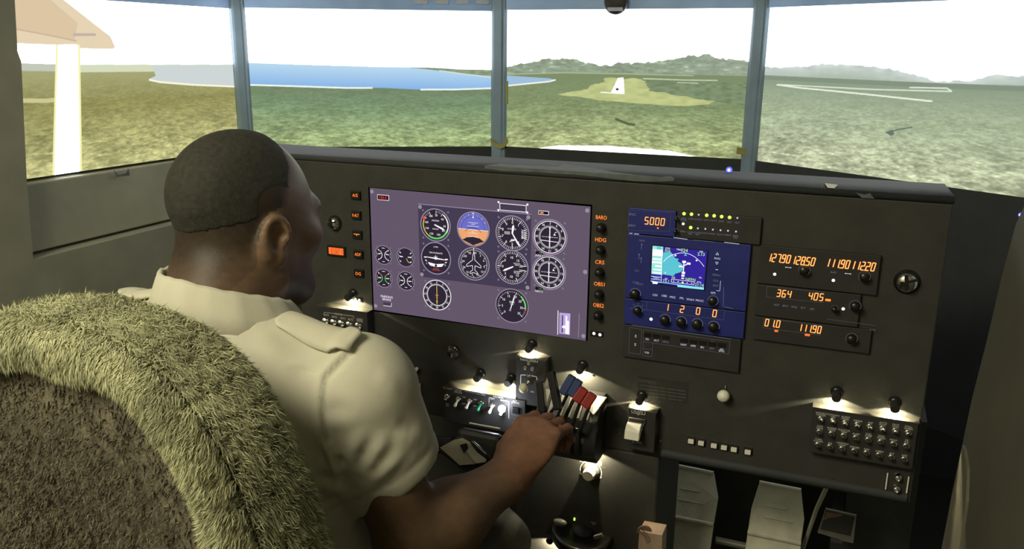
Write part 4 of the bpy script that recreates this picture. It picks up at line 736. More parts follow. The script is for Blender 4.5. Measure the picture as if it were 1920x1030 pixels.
c = P(778, 694, YP - .008); t = thing('heart_shaped_knob', 'small bright heart-shaped chrome knob just beyond the pilot\'s sleeve', 'knob', (c[0], YP, c[2])); part(MB().poly([(c[0] - .0065, c[2] + .004), (c[0] - .003, c[2] + .006), (c[0], c[2] + .0035), (c[0] + .004, c[2] + .0062), (c[0] + .0072, c[2] + .0035), (c[0] + .003, c[2] - .0035), (c[0] - .0048, c[2] - .0072), (c[0] - .0058, c[2] - .002)][::-1], YP - .006, K['white'], .003), 'cap', t, bevel=.0008); part(MB().tube([(c[0], YP + .001, c[2]), (c[0], YP - .007, c[2])], .0028, K['chrome']), 'stem', t)
c = P(787, 734, YP - .006); t = thing('slide_lever', 'thin upright chrome slide lever below the heart-shaped knob', 'lever', (c[0], YP, c[2] - .015)); part(MB().tube([(c[0], YP - .004, c[2] + .0145), (c[0], YP - .004, c[2] - .0145)], .0009, K['white'], 8), 'rod', t); part(MB().box((c[0], YP - .001, c[2] + .0138), (.003, .006, .002), K['chrome']).box((c[0] + .001, YP - .001, c[2] - .0145), (.005, .006, .0024), K['grey']), 'end_bracket', t); part(MB().box((c[0] - .005, YP - .0005, c[2] - .001), (.0015, .003, .0015), K['chrome']), 'pin', t)
c = P(849, 661, YP - .004); t = thing('ignition_switch', 'round black key switch with glinting chrome rim under the gauge screen', 'switch', (c[0], YP, c[2])); cc = (c[0], YP + .0005, c[2])
part(MB().lathe(cc, (0, -1, 0), [(.0125, 0), (.0125, .003), (.0112, .0045), (.010, .0045)], K['gloss'], 28), 'collar', t); part(MB().lathe(cc, (0, -1, 0), [(.0115, .003), (.0108, .0055), (.0102, .0058)], K['chrome'], 28, True, .2, 1.4).lathe(cc, (0, -1, 0), [(.0115, .003), (.0108, .0055), (.0102, .0058)], K['chrome'], 12, True, 3.6, 4.4), 'rim', t); part(MB().lathe(cc, (0, -1, 0), [(.01, .003), (.0098, .0075), (0, .008)], K['rubber'], 24).box((c[0] + .001, YP - .009, c[2] - .004), (.0016, .006, .008), K['chrome']), 'barrel', t)

# ------------------------------------------------------------------ switch boxes: a raised box with a sloped face under a ledge
def ledge_box(t, x0, x1, z0, z1, d, m='face', ledge='ledge'):
    Y = YP - d
    part(MB().bx(x0, x1, Y, YP + .001, z0, z1, K[m]), 'switch_box', t, bevel=.0012)
    part(MB().bx(x0 - .001, x1 + .001, Y - .0012, YP + .0005, z1 - .0002, z1 + .0012, K[ledge]), 'ledge', t, 'metal ledge catching the lamp light')
    return Y
def toggle(t, x, z, Y, tip, dz=-.006, dx=0., L=.014, lab=None, ring=.0052):
    c = (x, Y, z)
    n = part(MB().lathe(c, (0, -1, 0), [(ring, -.0005), (ring, .0022), (ring * .82, .0032), (ring * .62, .0032), (ring * .6, .001), (0, .001)], K['chrome'], 18), 'toggle_switch', t, lab)
    b = part(MB().tube([(x, Y - .0005, z), (x + dx * .5, Y - L * .5, z + dz * .5), (x + dx * .8, Y - L * .85, z + dz * .85), (x + dx, Y - L, z + dz), (x + dx * 1.06, Y - L * 1.07, z + dz * 1.06)], [.0017, .002, .0029, .0028, .0012], tip, 12), 'toggle_lever', t, None); b.parent = n
    return n
x0, x1 = P(596, 600, 1.265)[0], P(689, 612, 1.265)[0]; z1 = P(640, 580, 1.265)[2]
t = thing('master_switch_panel', 'black box of five toggles marked MASTER beside the pilot\'s collar', 'switch panel', ((x0 + x1) / 2, YP, z1 - .05))
Y = ledge_box(t, x0, x1, z1 - .062, z1, .02)
mb = MB(); U = lambda x, y: Q(x, y, Y - .0004)
for x, y, s, e in ((612, 591, 'BATT', 'OFF'), (627, 594.5, 'BATS', 'OFF'), (642.5, 597, 'ALT1', ''), (657, 599.5, 'ALT2', ''), (674.5, 599, 'AVIONICS', 'OFF')):
    mb.text(s, U(x, y), .0034, Y - .0004, K['ink'], .0125)
    if e: c = U(x + 2, y + (23 if x < 660 else 25)); mb.text(e, c, .003, Y - .0004, K['ink'])
mb.text('MASTER', U(674.5, 602.5), .0034, Y - .0004, K['ink'], .0125); mb.text('MASTER', U(635, 589.5), .0032, Y - .0004, K['ink'])
mb.path([U(607, 590), U(607.5, 586), U(628, 588.5)], .0006, Y - .0004, K['ink']).path([U(641, 590.5), U(663, 593), U(663, 598)], .0006, Y - .0004, K['ink']).path([U(637.5, 614.5), U(637.5, 619), U(643, 620)], .0006, Y - .0004, K['ink']).path([U(659, 622), U(664, 622.5), U(664, 618)], .0006, Y - .0004, K['ink']); mb.text('START', U(651, 620.5), .003, Y - .0004, K['ink'])
part(mb, 'lettering', t)
for x, y, d in ((613.5, 603), (628.5, 605), (643, 607.5), (658, 610), (675, 612)) if 0 else ((613.5, 603, 0), (628.5, 605.5, 0), (643, 608, 1), (658, 610.5, 1), (675, 612.5, 1)):
    c = U(x, y); toggle(t, c[0], c[1], Y, K['white'], .0075 if not d else .008, .001, .013)
# de-icing and fuel pump row
Y = 1.26; x0, x1 = P(833, 740, Y)[0], P(985, 760, Y)[0]; z1 = P(900, 737.5, Y)[2]
t = thing('fuel_pump_switch_panel', 'black box of toggle switches marked PROP DE-ICE and PITOT HEAT', 'switch panel', ((x0 + x1) / 2, YP, z1 - .06))
part(MB().bx(x0, x1, Y, YP + .001, z1 - .066, z1, K['face']), 'switch_box', t, bevel=.0012); xl = P(967, 750, Y)[0]
part(MB().bx(x0 - .001, xl, Y - .0012, YP + .0005, z1 - .0002, z1 + .0012, K['ledge']), 'ledge', t, 'metal ledge catching the lamp light')
mb = MB(); YY = Y - .0004
for s, x, y, h in (('L/T ANN', 839.5, 728.5, .0034), ('PROP', 859.5, 732, .0036), ('DE-ICE', 859, 735.8, .0036), ('ANTI-ICE', 880.5, 735, .0033), ('PITOT HEAT', 901.5, 739.5, .0034), ('FUEL PUMPS', 934, 745, .0031), ('LEFT', 923.5, 748, .0029), ('RIGHT', 944.5, 751.5, .003), ('ALT', 965, 752.2, .003), ('STATIC', 966.5, 755.8, .0032), ('ON', 870, 745.2, .0028), ('OFF', 869.5, 757.5, .0028), ('ON', 891, 749.5, .0028), ('OFF', 890.5, 761.5, .0028), ('ALL', 839, 757.5, .003), ('ON', 838.5, 760.8, .003)): mb.text(s, U2(x, y) if 0 else Q(x, y, YY), h, YY, K['ink'], .019)
mb.path([Q(917, 763, YY), Q(917, 746, YY), Q(921, 746, YY)], .0006, YY, K['ink']).path([Q(950, 752, YY), Q(954, 753, YY), Q(954, 785, YY)], .0006, YY, K['ink']).path([Q(959.5, 759, YY), Q(976.5, 762.5, YY), Q(976, 781, YY), Q(959.5, 778, YY)], .0006, YY, K['dimink'], True)
part(mb, 'lettering', t)
for x, y, tip, lab in ((838, 744.5, 'chrome', 'bare chrome toggle'), (859, 749, 'cream', None), (880, 753, 'white', None), (901.5, 757, 'green', 'toggle with a green tip'), (923, 761.5, 'white', None), (944.5, 765, 'white', None)):
    c = Q(x, y, Y - .002); toggle(t, c[0], c[1], Y, K[tip], -.0085 if tip != 'chrome' else -.004, -.001, .014 if tip != 'chrome' else .008, lab)
c = P(941, 767, Y - .016); part(MB().ball(c, .0066, G['flash'], 14), 'indicator_led', t, 'dazzling blue-white light')
light('switch_led_light', 'POINT', tuple(c + np.array([-.002, -.012, .0])), .09, (.8, .86, 1.), shadow_soft_size=.004)
c = P(968, 769, Y); part(MB().bx(c[0] - .006, c[0] + .006, Y - .004, Y + .001, c[2] - .0055, c[2] + .0055, K['gloss']), 'push_button', t, bevel=.0008)

# landing gear box
Y = 1.262; g = lambda x, y: Q(x, y, Y - .0004); x0, x1 = g(967, 680)[0], g(1022, 690)[0]; z1 = P(992, 673, Y)[2]; z0 = P(1000, 762, Y)[2]
t = thing('landing_gear_panel', 'upright black landing gear box with lever and LDG GEAR plate', 'switch panel', ((x0 + x1) / 2, YP, z0)); part(MB().bx(x0, x1, Y, YP + .001, z0, z1, K['face']), 'switch_box', t, bevel=.0015)
part(MB().bx(x0 - .001, x1 + .001, Y - .001, YP + .0005, z1 - .0002, z1 + .0012, K['ledge']), 'ledge', t)
mb = MB(); YY = Y - .0004; c = g(992, 674); mb.path([(c[0] - .0155, c[1] - .0032), (c[0] + .0155, c[1] - .0032), (c[0] + .0155, c[1] + .0032), (c[0] - .0155, c[1] + .0032)], .0008, YY, K['ink'], True); mb.text('LDG GEAR', c, .0038, YY, K['ink'], .027)
mb.path([g(976, 724), g(976.5, 703.5), g(986, 703.5)], .0016, YY, K['ink']).path([g(996.5, 705), g(1006.5, 707), g(1006.5, 713)], .0016, YY, K['ink']); mb.text('UP', g(991.5, 704.8), .0036, YY, K['ink']); mb.text('DN', g(998, 735), .0032, YY, K['ink']); mb.path([g(976, 724), g(976, 729), g(990, 732)], .0007, YY, K['ink'])
part(mb, 'lettering', t)
for x, y in ((992, 681), (985.5, 690), (999, 692)): c = g(x, y); part(MB().lathe((c[0], Y, c[1]), (0, -1, 0), [(.0038, -.0005), (.0038, .002), (.0028, .0028), (0, .003)], K['grey'], 16), 'gear_light', t)
c = g(991, 719); part(MB().lathe((c[0], Y, c[1]), (0, -1, 0), [(.0055, -.0005), (.0055, .002), (.0045, .003), (.0035, .003), (.0034, 0), (0, 0)], K['chrome'], 18), 'lever_bush', t)
part(MB().tube([(c[0], Y, c[1]), (c[0] - .002, Y - .014, c[1] - .002)], .0026, K['chrome'], 10), 'lever_arm', t); part(MB().lathe((c[0] - .0085, Y - .0175, c[1] - .0035), (1, 0, .1), [(0, -.002), (.006, 0), (.0082, .003), (.0085, .007), (.0078, .0105), (0, .012)], K['cream'], 20), 'lever_wheel', t, 'cream wheel-shaped lever knob')

# throttle quadrant
t = thing('throttle_quadrant', 'black quadrant of engine levers with blue and red paddles', 'throttle quadrant', (-.39, YP, .63))
xa, xb = P(1013, 740, 1.25)[0], P(1140, 770, 1.25)[0]
mb = MB(); prof = [(YP + .001, .742), (1.262, .742), (1.225, .712), (1.222, .652), (1.24, .632), (YP + .001, .632)]
prism_x(mb, prof, xa, xb - .012, K['face']); part(mb, 'housing', t, bevel=.002)
def on_face(x, y):                                 # the sloped top face between (1.262, .742) and (1.225, .712)
    d = M @ np.array([(x - 960) / F_PX, (y - 515) / F_PX, 1.]); k = (.742 - .712) / (1.262 - 1.225); s = (.742 - k * 1.262 - CAM[2]) / (d[2] - k * d[1]); return CAM + d * s
def slab(pts, th, m, n): 
    b = [np.array(p) + np.array(n) * th for p in pts]; k = len(pts)
    return MB().add([*pts, *b], [tuple(range(k, 2 * k)), tuple(range(k))[::-1]] + [(i, (i + 1) % k, k + (i + 1) % k, k + i) for i in range(k)], m)
sn = (0, -.63, .777)
for i in range(7):
    xx = xa + .006 + i * .0155; part(MB().add([(xx, 1.2605, .7425), (xx + .0085, 1.2605, .7425), (xx + .0085, 1.2265, .715), (xx, 1.2265, .715)], [(0, 3, 2, 1)], K['white'] if 0 else K['grey']).box((xx + .00425, 1.2435, .7278), (.0085, .044, .0012), K['grey'], Matrix.Rotation(math.atan2(.03, .037), 3, 'X')), 'scale_strip', t)
side = [P(1135, 745, 1.255), P(1116, 742, 1.268), P(1104, 768, 1.24), P(1111, 777, 1.222)]
part(slab(side, .003, K['grey'], (1, 0, .2)), 'side_plate', t, 'grey side plate')
part(MB().bx(P(1066, 820, 1.235)[0], P(1098, 826, 1.235)[0], 1.222, 1.24, P(1080, 826, 1.23)[2], P(1080, 817, 1.23)[2], K['grey']), 'base_strip', t, 'pale grey base strip')
part(MB().bx(P(1072, 800, 1.235)[0], P(1078, 800, 1.235)[0], 1.214, 1.24, .652, .702, K['rubber']).bx(P(1086, 800, 1.235)[0], P(1093, 800, 1.235)[0], 1.214, 1.24, .652, .702, K['rubber']), 'slot_guide', t)
def lever(name, px, py, Yk, w, h, dth, m, foot, tilt=.5, lab=None):
    c = P(px, py, Yk); f = foot
    a = part(MB().tube([f, ((f[0] * .6 + c[0] * .4), f[1] - .03, (f[2] * .75 + c[2] * .25)), (c[0], Yk + .004, c[2] - h * .45), (c[0], Yk + .002, c[2])], [.0036, .0034, .003, .0028], K['rubber'], 8), name, t, lab)
    k = part(MB().box(c, (w, dth, h), m, Matrix.Rotation(tilt, 3, 'Y') @ Matrix.Rotation(-.35, 3, 'X')), 'lever_knob', t, None, bevel=.0022); k.parent = a
    return a
lever('propeller_lever', 1064, 722, 1.2, .0135, .034, .012, K['blue'], (-.42, 1.235, .69), .42, 'lever with a blue paddle'); lever('propeller_lever', 1078, 728, 1.2, .0135, .03, .012, K['blue'], (-.405, 1.235, .69), .42, 'lever with a blue paddle')
lever('mixture_lever', 1088, 741, 1.195, .0155, .026, .012, K['red'], (-.389, 1.235, .685), .5, 'lever with a red paddle'); lever('mixture_lever', 1104, 751, 1.195, .0155, .026, .012, K['red'], (-.374, 1.235, .683), .5, 'lever with a red paddle')
lever('throttle_lever', 1040, 733, 1.19, .012, .062, .013, K['gloss'], (-.437, 1.235, .69), -.38, 'black throttle lever'); lever('throttle_lever', 1016, 745, 1.185, .012, .05, .013, K['gloss'], (-.452, 1.235, .69), -.25, 'black throttle lever under the hand')

# flap box
Y = 1.264; g = lambda x, y: Q(x, y, Y - .0004); x0, x1 = g(1176, 790)[0], g(1229, 800)[0]; z1 = P(1200, 770, Y)[2]; z0 = P(1200, 846, Y)[2]
t = thing('flap_switch', 'black flap switch box with a white flap-shaped lever', 'switch', ((x0 + x1) / 2, YP, z0)); part(MB().bx(x0, x1, Y, YP + .001, z0, z1, K['face']), 'switch_box', t, bevel=.0015); part(MB().bx(x0 - .001, x1 + .001, Y - .001, YP + .0005, z1 - .0002, z1 + .0012, K['ledge']), 'ledge', t)
mb = MB(); YY = Y - .0004; c = g(1197, 772.5); mb.path([(c[0] - .011, c[1] - .0034), (c[0] + .011, c[1] - .0034), (c[0] + .011, c[1] + .0034), (c[0] - .011, c[1] + .0034)], .0008, YY, K['ink'], True); mb.text('FLAPS', c, .0042, YY, K['ink'], .019); mb.text('UP', g(1197, 777.5), .0028, YY, K['ink']); mb.text('DOWN', g(1194.5, 830), .0046, YY, K['ink'], .016); part(mb, 'lettering', t)
a, b, c_, d_ = g(1177.5, 797), g(1181, 782), g(1210.5, 786), g(1206, 800); part(MB().tube([(p[0], Y - .004, p[1]) for p in (a, b, c_, d_)], .0012, K['grey'], 6).bx(a[0], d_[0], Y - .004, Y + .001, a[1], b[1], K['rubber']), 'lever_frame', t)
c = g(1191, 803); mb = MB(); pr = [(Y + .002, c[1] + .012), (Y - .012, c[1] + .0105), (Y - .021, c[1] + .002), (Y - .024, c[1] - .0115), (Y - .017, c[1] - .012), (Y - .008, c[1] - .004), (Y + .002, c[1])]
prism_x(mb, pr, c[0] - .0125, c[0] + .012, K['white']); part(mb, 'flap_lever', t, 'white flap-shaped lever', bevel=.0012)
single(MB().box(P(1163, 806, YP), (.003, .004, .003), K['chrome']).box(P(1163, 812, YP), (.003, .004, .003), K['chrome']), 'panel_stud', 'pair of tiny chrome studs just beside the flap switch', 'stud')
# warning placard
t = thing('warning_placard', 'dull grey WARNING placard above the flap switch', 'placard', tuple(P(1242, 730, YP - .0006))); a, b, c_, d_ = (Q(x, y, YP) for x, y in ((1197, 706), (1195, 744), (1289, 757), (1291, 718)))
part(MB().poly([a, b, c_, d_], YP + .0003, K['face'], .0008), 'plate', t); mb = MB(); mb.text('WARNING', Q(1213, 715.5, YP), .0058, YP - .0007, K['dimink'], .03)
for k in range(4):
    for j, (u0, u1) in enumerate(((0, .17), (.19, .4), (.43, .55), (.58, .78), (.8, .98 - .1 * (k == 3)))):
        q0, q1 = Q(1200, 722 + k * 6.2, YP), Q(1287, 734 + k * 6.2, YP); L = lambda u: (q0[0] + (q1[0] - q0[0]) * u, q0[1] + (q1[1] - q0[1]) * u); mb.line(L(u0 + .01 * k), L(u1 + .008 * k), .0013, YP - .0007, K['dimink'])
part(mb, 'lettering', t)
# aileron trim
c = P(1108, 884, YP); t = thing('aileron_trim_knob', 'ribbed grey trim knob in a white arc under the AILERON TRIM plate', 'knob', (c[0], YP, c[2])); cc = (c[0], YP + .0005, c[2])
mb = MB(); e = Q(1108, 866, YP); mb.path([(e[0] - .019, e[1] - .0036), (e[0] + .019, e[1] - .0036), (e[0] + .019, e[1] + .0036), (e[0] - .019, e[1] + .0036)], .0009, YP - .0005, K['ink'], True); mb.text('AILERON TRIM', e, .0042, YP - .0005, K['ink'], .034)
mb.arc((c[0], c[2]), .0185, .0198, YP - .0005, K['ink'], -112, 112, 30); 
for s in (-1, 1): a = math.radians(114 * s); q0 = (c[0] + .0191 * math.sin(a), c[2] + .0191 * math.cos(a)); mb.poly([(q0[0] - .003, q0[1] + .001), (q0[0] - .0005 * s, q0[1] - .0035), (q0[0] + .003, q0[1] + .001)], YP - .0005, K['ink'])
mb.text('LEFT', Q(1086, 868.5, YP), .0026, YP - .0005, K['dimink']); mb.text('RIGHT', Q(1131, 877, YP), .0026, YP - .0005, K['dimink']); mb.text('L', Q(1083, 895, YP), .0026, YP - .0005, K['dimink']); mb.text('R', Q(1132, 905, YP), .0026, YP - .0005, K['dimink']); part(mb, 'lettering', t)
part(MB().lathe(cc, (0, -1, 0), [(.0165, 0), (.0165, .002), (.0155, .0032), (.0105, .0075)], K['grey'], 32).box((c[0], YP - .0045, c[2] + .0125), (.001, .001, .006), K['white'], Matrix.Rotation(.0, 3, 'X')), 'skirt', t)
n = 36; mb = MB(); prof = [(.0104, .006), (.0098, .018), (.0085, .0192)]; vs = []
for rr, h in prof:
    for k in range(n): a = 2 * PI * k / n; q0 = rr * (1 + (.045 if k % 2 else -.03)); vs.append((c[0] + q0 * math.cos(a), YP - h, c[2] + q0 * math.sin(a)))
mb.add(vs, [(i * n + k, i * n + (k + 1) % n, (i + 1) * n + (k + 1) % n, (i + 1) * n + k) for i in range(2) for k in range(n)] + [tuple(range(2 * n, 3 * n))[::-1]], K['cream']); part(mb, 'ribbed_cap', t)
# six push buttons
BL = ('first', 'second', 'third', 'fourth', 'fifth', 'sixth')
for i, (x, y, s) in enumerate(((1295.5, 828, 'FUEL'), (1314.5, 831.5, 'FUEL'), (1338.5, 836.3, 'GEAR'), (1357.5, 839.8, 'BUS'), (1376, 843.5, 'ANNUN'), (1402, 848.3, 'STALL'))):
    c = Q(x, y, YP - .004); t = thing('push_button', f'small white push button in the low row, {BL[i]} counted from the flap switch', 'button', (c[0], YP, c[1]), 'white push buttons in a row on the lower panel')
    part(MB().bx(c[0] - .0066, c[0] + .0066, YP - .0028, YP + .001, c[1] - .0058, c[1] + .0058, K['gloss']), 'socket', t, bevel=.0006); part(MB().bx(c[0] - .0047, c[0] + .0047, YP - .0062, YP, c[1] - .0036, c[1] + .0036, K['white']), 'cap', t, bevel=.0006)
    part(MB().text(s, (c[0] + .001, c[1] + .0082), .0026, YP - .0005, K['dimink']), 'lettering', t)
# breaker panel
Y = 1.268; g = lambda x, y: Q(x, y, Y - .0004); x0, x1 = P(1524, 770, Y)[0], P(1722, 800, Y)[0]; z1 = P(1620, 779, Y)[2]; z0 = P(1620, 866, Y)[2]
t = thing('circuit_breaker_panel', 'black panel with three rows of small round circuit breakers under two lamps', 'breaker panel', ((x0 + x1) / 2, YP, z0)); part(MB().bx(x0, x1, Y, YP + .001, z0, z1, K['face']), 'switch_box', t, bevel=.0012); part(MB().bx(x0 - .001, x1 + .001, Y - .0012, YP + .0005, z1 - .0002, z1 + .0012, K['ledge']), 'ledge', t, 'metal ledge catching the lamp light')
NM = [['AVIONICS|MASTER', 'COM/NAV1|GPS', 'AUDIO|PANEL', 'XPNDR', 'ADF', 'AUTO|PILOT', 'PROP|SYNC', 'STALL|WARN'], ['COM|NAV2', 'ENGINE|INSTR', 'ELEVATOR|TRIM', 'FLAPS', 'FUEL|PUMP', 'GEAR|WARN', 'PITOT', 'DE|ICE'], ['TURN|COORD', 'DG', 'LANDING|LIGHT', 'STROBE', 'NAV', 'CABIN', 'ALT', 'HTR']]
mb = MB(); ink = K['ink']
for r in range(3):
    for k in range(8):
        x = x0 + .0125 + k * (x1 - x0 - .025) / 7; z = z1 - .0165 - r * .0215; lines = NM[r][k].split('|')
        for j, s in enumerate(lines[::-1]): mb.text(s, (x, z + .0062 + j * .0032), .0026, Y - .0004, ink, .0165)
        b = part(MB().lathe((x, Y, z), (0, -1, 0), [(.0052, -.0005), (.0052, .0025), (.0044, .0032), (.003, .0032)], K['chrome'], 16).lathe((x, Y, z), (0, -1, 0), [(.003, .002), (.003, .0085), (.0024, .0094), (0, .0094)], K['rubber'], 12), 'breaker', t) if r == 0 and k == 0 else None
        if b: b0 = b; bc = (x, z)
        else: b = b0.copy(); C.objects.link(b); b.location = (x - bc[0], 0, z - bc[1])
part(mb, 'lettering', t)
# headset jack plate
c = P(1682, 904, YP); t = thing('headset_jack_plate', 'two chrome headset jacks between thin upright bars, under the breaker panel', 'jack plate', (c[0], YP, c[2] - .02)); part(MB().bx(c[0] - .017, c[0] + .017, YP - .002, YP + .001, c[2] - .021, c[2] + .021, K['face']), 'plate', t, bevel=.0008)
for s in (-1, 1): part(MB().tube([(c[0] + s * .0145, YP - .004, c[2] + .0135), (c[0] + s * .0145, YP - .004, c[2] - .0135)], .0011, K['white'], 8).box((c[0] + s * .0145, YP - .002, c[2]), (.002, .005, .004), K['grey']), 'guard_bar', t)
for s in (-1, 1): part(MB().lathe((c[0], YP - .0015, c[2] + s * .0095), (0, -1, 0), [(.0068, 0), (.0068, .0025), (.0052, .005), (.004, .009), (.0026, .009), (.0025, .004), (0, .004)], K['chrome'], 18), 'jack', t)

# ------------------------------------------------------------------ post lamps
def post_lamp(x, y, lab, pw=.05, dirx=0., Yb=YP, L=.021):
    b = P(x, y, Yb - L); c = (b[0] - dirx * L, Yb, b[2] + .12 * L); t = thing('post_lamp', lab, 'lamp', c, 'little black post lamps on the panel')
    part(MB().lathe((c[0], Yb + .0005, c[2] + .0015), (0, -1, 0), [(.0092, 0), (.0092, .002), (.008, .004), (.006, .006), (0, .0065)], K['gloss'], 20), 'base', t)
    d = Vector((dirx, -1, -.12)).normalized(); p0 = Vector((c[0], Yb - .001, c[2] + .001)); p1 = p0 + d * L
    part(MB().tube([p0, p0 + d * (L * .3), p0 + d * (L * .95), p1], [.0058, .0066, .0066, .006], K['rubber'], 16), 'hood', t)
    w = p0 + d * .0125 + Vector((0, 0, -.0064)); part(MB().ball(w, .0024, G['bulb'], 10, (1.2, .9, .6)), 'bulb', t, 'lit warm bulb slot')
    l = light('post_lamp_light', 'SPOT', tuple(w + Vector((0, -.0015, -.0022))), pw, (1, .86, .56), None, spot_size=math.radians(150), spot_blend=.12, shadow_soft_size=.0015)
    q0 = Vector((0, .3, -1)).to_track_quat('-Z', 'Y'); l.rotation_euler = q0.to_euler()
    return t
PW = .7
post_lamp(651, 560, 'black post lamp over the MASTER switch box', PW)
post_lamp(893, 712, 'black post lamp over the PITOT HEAT switch row', PW)
post_lamp(951, 721, 'black post lamp over the fuel pump toggles', PW)
post_lamp(990, 657, 'black post lamp over the landing gear box', PW)
post_lamp(1086, 697, 'black post lamp over the red and blue levers', PW * 1.2)
post_lamp(1198, 755, 'black post lamp over the flap switch', PW)
post_lamp(1109, 851, 'black post lamp over the aileron trim knob', PW)
post_lamp(1568, 749, 'black post lamp over the COM/NAV1 end of the breaker panel', PW)
post_lamp(1678, 769, 'black post lamp over the PROP SYNC end of the breaker panel', PW)

# ------------------------------------------------------------------ elevator trim wheel on the pedestal
c = P(1085, 1008, 1.262); t = thing('elevator_trim_wheel', 'dark ribbed trim wheel on the pedestal under a small scale', 'trim wheel', (c[0], YP, c[2] - .04)); w = np.array([c[0], 1.285, c[2] - .004])
mb = MB(); ax = Vector((.12, -.2, 1)).normalized(); pr = [(.02, .008), (.046, .009), (.052, .012), (.056, .008), (.056, -.006), (.05, -.01), (.02, -.01)]; mb.lathe(w, ax, pr, K['gloss'], 40); part(mb, 'wheel', t)
mb = MB(); mb.lathe(w, ax, [(.02, .009), (.018, .013), (0, .014)], K['rubber'], 24); part(mb, 'hub', t); k = P(1050, 980, 1.24); part(MB().ball(k, .0085, K['grey'], 14, (1.5, .8, .75)), 'crank_knob', t, 'grey oval crank knob'); k = P(1122, 1006, 1.245); part(MB().box(k, (.016, .006, .006), K['grey'], Matrix.Rotation(-.5, 3, 'Y')).box(P(1136, 1009, 1.245), (.0015, .004, .008), K['chrome']), 'clip', t)
mb = MB(); mb.text('ELEV TRIM', Q(1078, 965.5, YP), .003, YP - .0005, K['dimink'], .022); 
for k in range(14): q0 = Q(1082 + k * 2.15, 972 + k * .5, YP); mb.line(q0, (q0[0], q0[1] - .0025), .0005, YP - .0005, K['dimink'])
mb.text('NOSE', Q(1113, 980.5, YP), .0024, YP - .0005, K['ink']); mb.text('UP', Q(1113, 983.5, YP), .0024, YP - .0005, K['ink']); part(mb, 'lettering', t); part(MB().box(P(1077, 974, YP - .001), (.0026, .002, .0048), G['grn']), 'led', t, 'small lit green light')
t = post_lamp(1030, 1017, 'black post lamp beside the trim wheel at the picture\'s bottom edge', PW)

# ------------------------------------------------------------------ rudder pedals and footwell things
def pedal(pts, lab, hinge):
    t = thing('rudder_pedal', lab, 'pedal', (pts[0][0], 1.6, .3), 'far seat rudder pedals'); tl, tr, mr, br, bl, ml = [np.array(p) for p in pts]; n = np.array([0, -.94, .34])
    part(slab([tl, ml, bl, br, mr, tr], .012, K['pedal'], -n), 'foot_plate', t, bevel=.002)
    part(MB().tube([tl + n * .002 + [0, 0, .002], tr + n * .002 + [0, 0, .002]], .0028, K['white'], 8), 'top_edge', t, 'bright metal edge')
    u = (br - bl) / np.linalg.norm(br - bl); L = np.linalg.norm(br - bl)
    part(MB().tube([bl + n * .004, br + n * .004], .0045, K['pedal'], 10), 'hinge_rod', t)
    for k, s in ((0, .18), (1, .5)): a = bl + u * L * .22 + n * .003 + (tl - bl) * (.35 + .22 * k); part(MB().tube([a, a + u * L * (.4 if k else .55)], .0012, K['pedal'], 6), 'rib', t)
    dn = np.array([.0, -.03, -.05]); w = .012
    part(slab([bl + dn * .05, bl + dn * 1.05, br + dn * 1.05, br + dn * .05][::1], .008, K['pedal'], (0, .9, -.3)), 'skirt_plate', t)
    for s0, s1 in ((.12, .3), (.74, .9)): a, b = bl + u * L * s0 + dn * 1.05, bl + u * L * s1 + dn * 1.05; part(slab([a, a + dn * 1.5, b + dn * 1.5, b], .008, K['pedal'], (0, .9, -.3)), 'bracket', t)
    part(MB().tube([bl + dn * 1.75 - u * .01, br + dn * 1.75 + u * .012], .006, K['grey'], 10), 'cross_tube', t); part(MB().tube([bl + dn * 2.4 + u * L * .5, np.array([bl[0] + .04, 1.74, .2])], .01, K['rubber'], 10), 'arm', t)
    return t
pedal([P(1264, 873, 1.6), P(1338, 888, 1.6), P(1346, 935, 1.56), P(1338, 984, 1.53), P(1245, 966, 1.53), P(1250, 920, 1.56)], 'grey rudder pedal nearer the pedestal', 0)
pedal([P(1424, 905, 1.6), P(1502, 920, 1.6), P(1508, 975, 1.56), P(1502, 1019, 1.53), P(1402, 998, 1.53), P(1409, 952, 1.56)], 'grey rudder pedal between the other pedal and the slanting rod', 0)
o = single(MB().tube([P(1342, 1013, 1.55), P(1402, 1026, 1.55)], .0075, K['grey'], 12), 'linkage_rod', 'pale grey tube joining the two rudder pedals', 'rod')
o = single(MB().tube([P(1551, 912, 1.5), P(1531, 955, 1.53), P(1500, 1045, 1.6)], .004, K['pedal'], 8), 'brace_rod', 'thin slanting metal rod beside the second rudder pedal', 'rod')
yc = 1.495; t = thing('info_card', 'small dark framed picture card on the footwell wall', 'card', tuple(P(1570, 985, yc))); R_ = [P(x, y, yc) for x, y in ((1548, 954), (1533, 1000), (1600, 1020), (1606, 967))]
part(slab([R_[0], R_[1], R_[2], R_[3]], .004, K['grey'], (0, 1, 0)), 'frame', t, bevel=.0006); ins = [P(x, y, yc - .0006) for x, y in ((1549, 957), (1538, 993), (1595, 1006), (1603, 970))]; part(MB().add(ins, [(0, 1, 2, 3)], K['face']), 'picture', t); part(MB().add([P(x, y, yc - .001) for x, y in ((1550, 960), (1543, 977), (1553, 972), (1577, 969), (1580, 965))], [(0, 1, 2, 3, 4)], K['brown']).add([P(x, y, yc - .001) for x, y in ((1577, 1003), (1575, 1014), (1599, 1019), (1601, 1009))], [(0, 1, 2, 3)], K['grey']), 'print', t)
part(MB().box(P(1570, 985, 1.56) + np.array([0, .09, -.01]), (.02, .31, .02), K['rubber']), 'bracket', t)
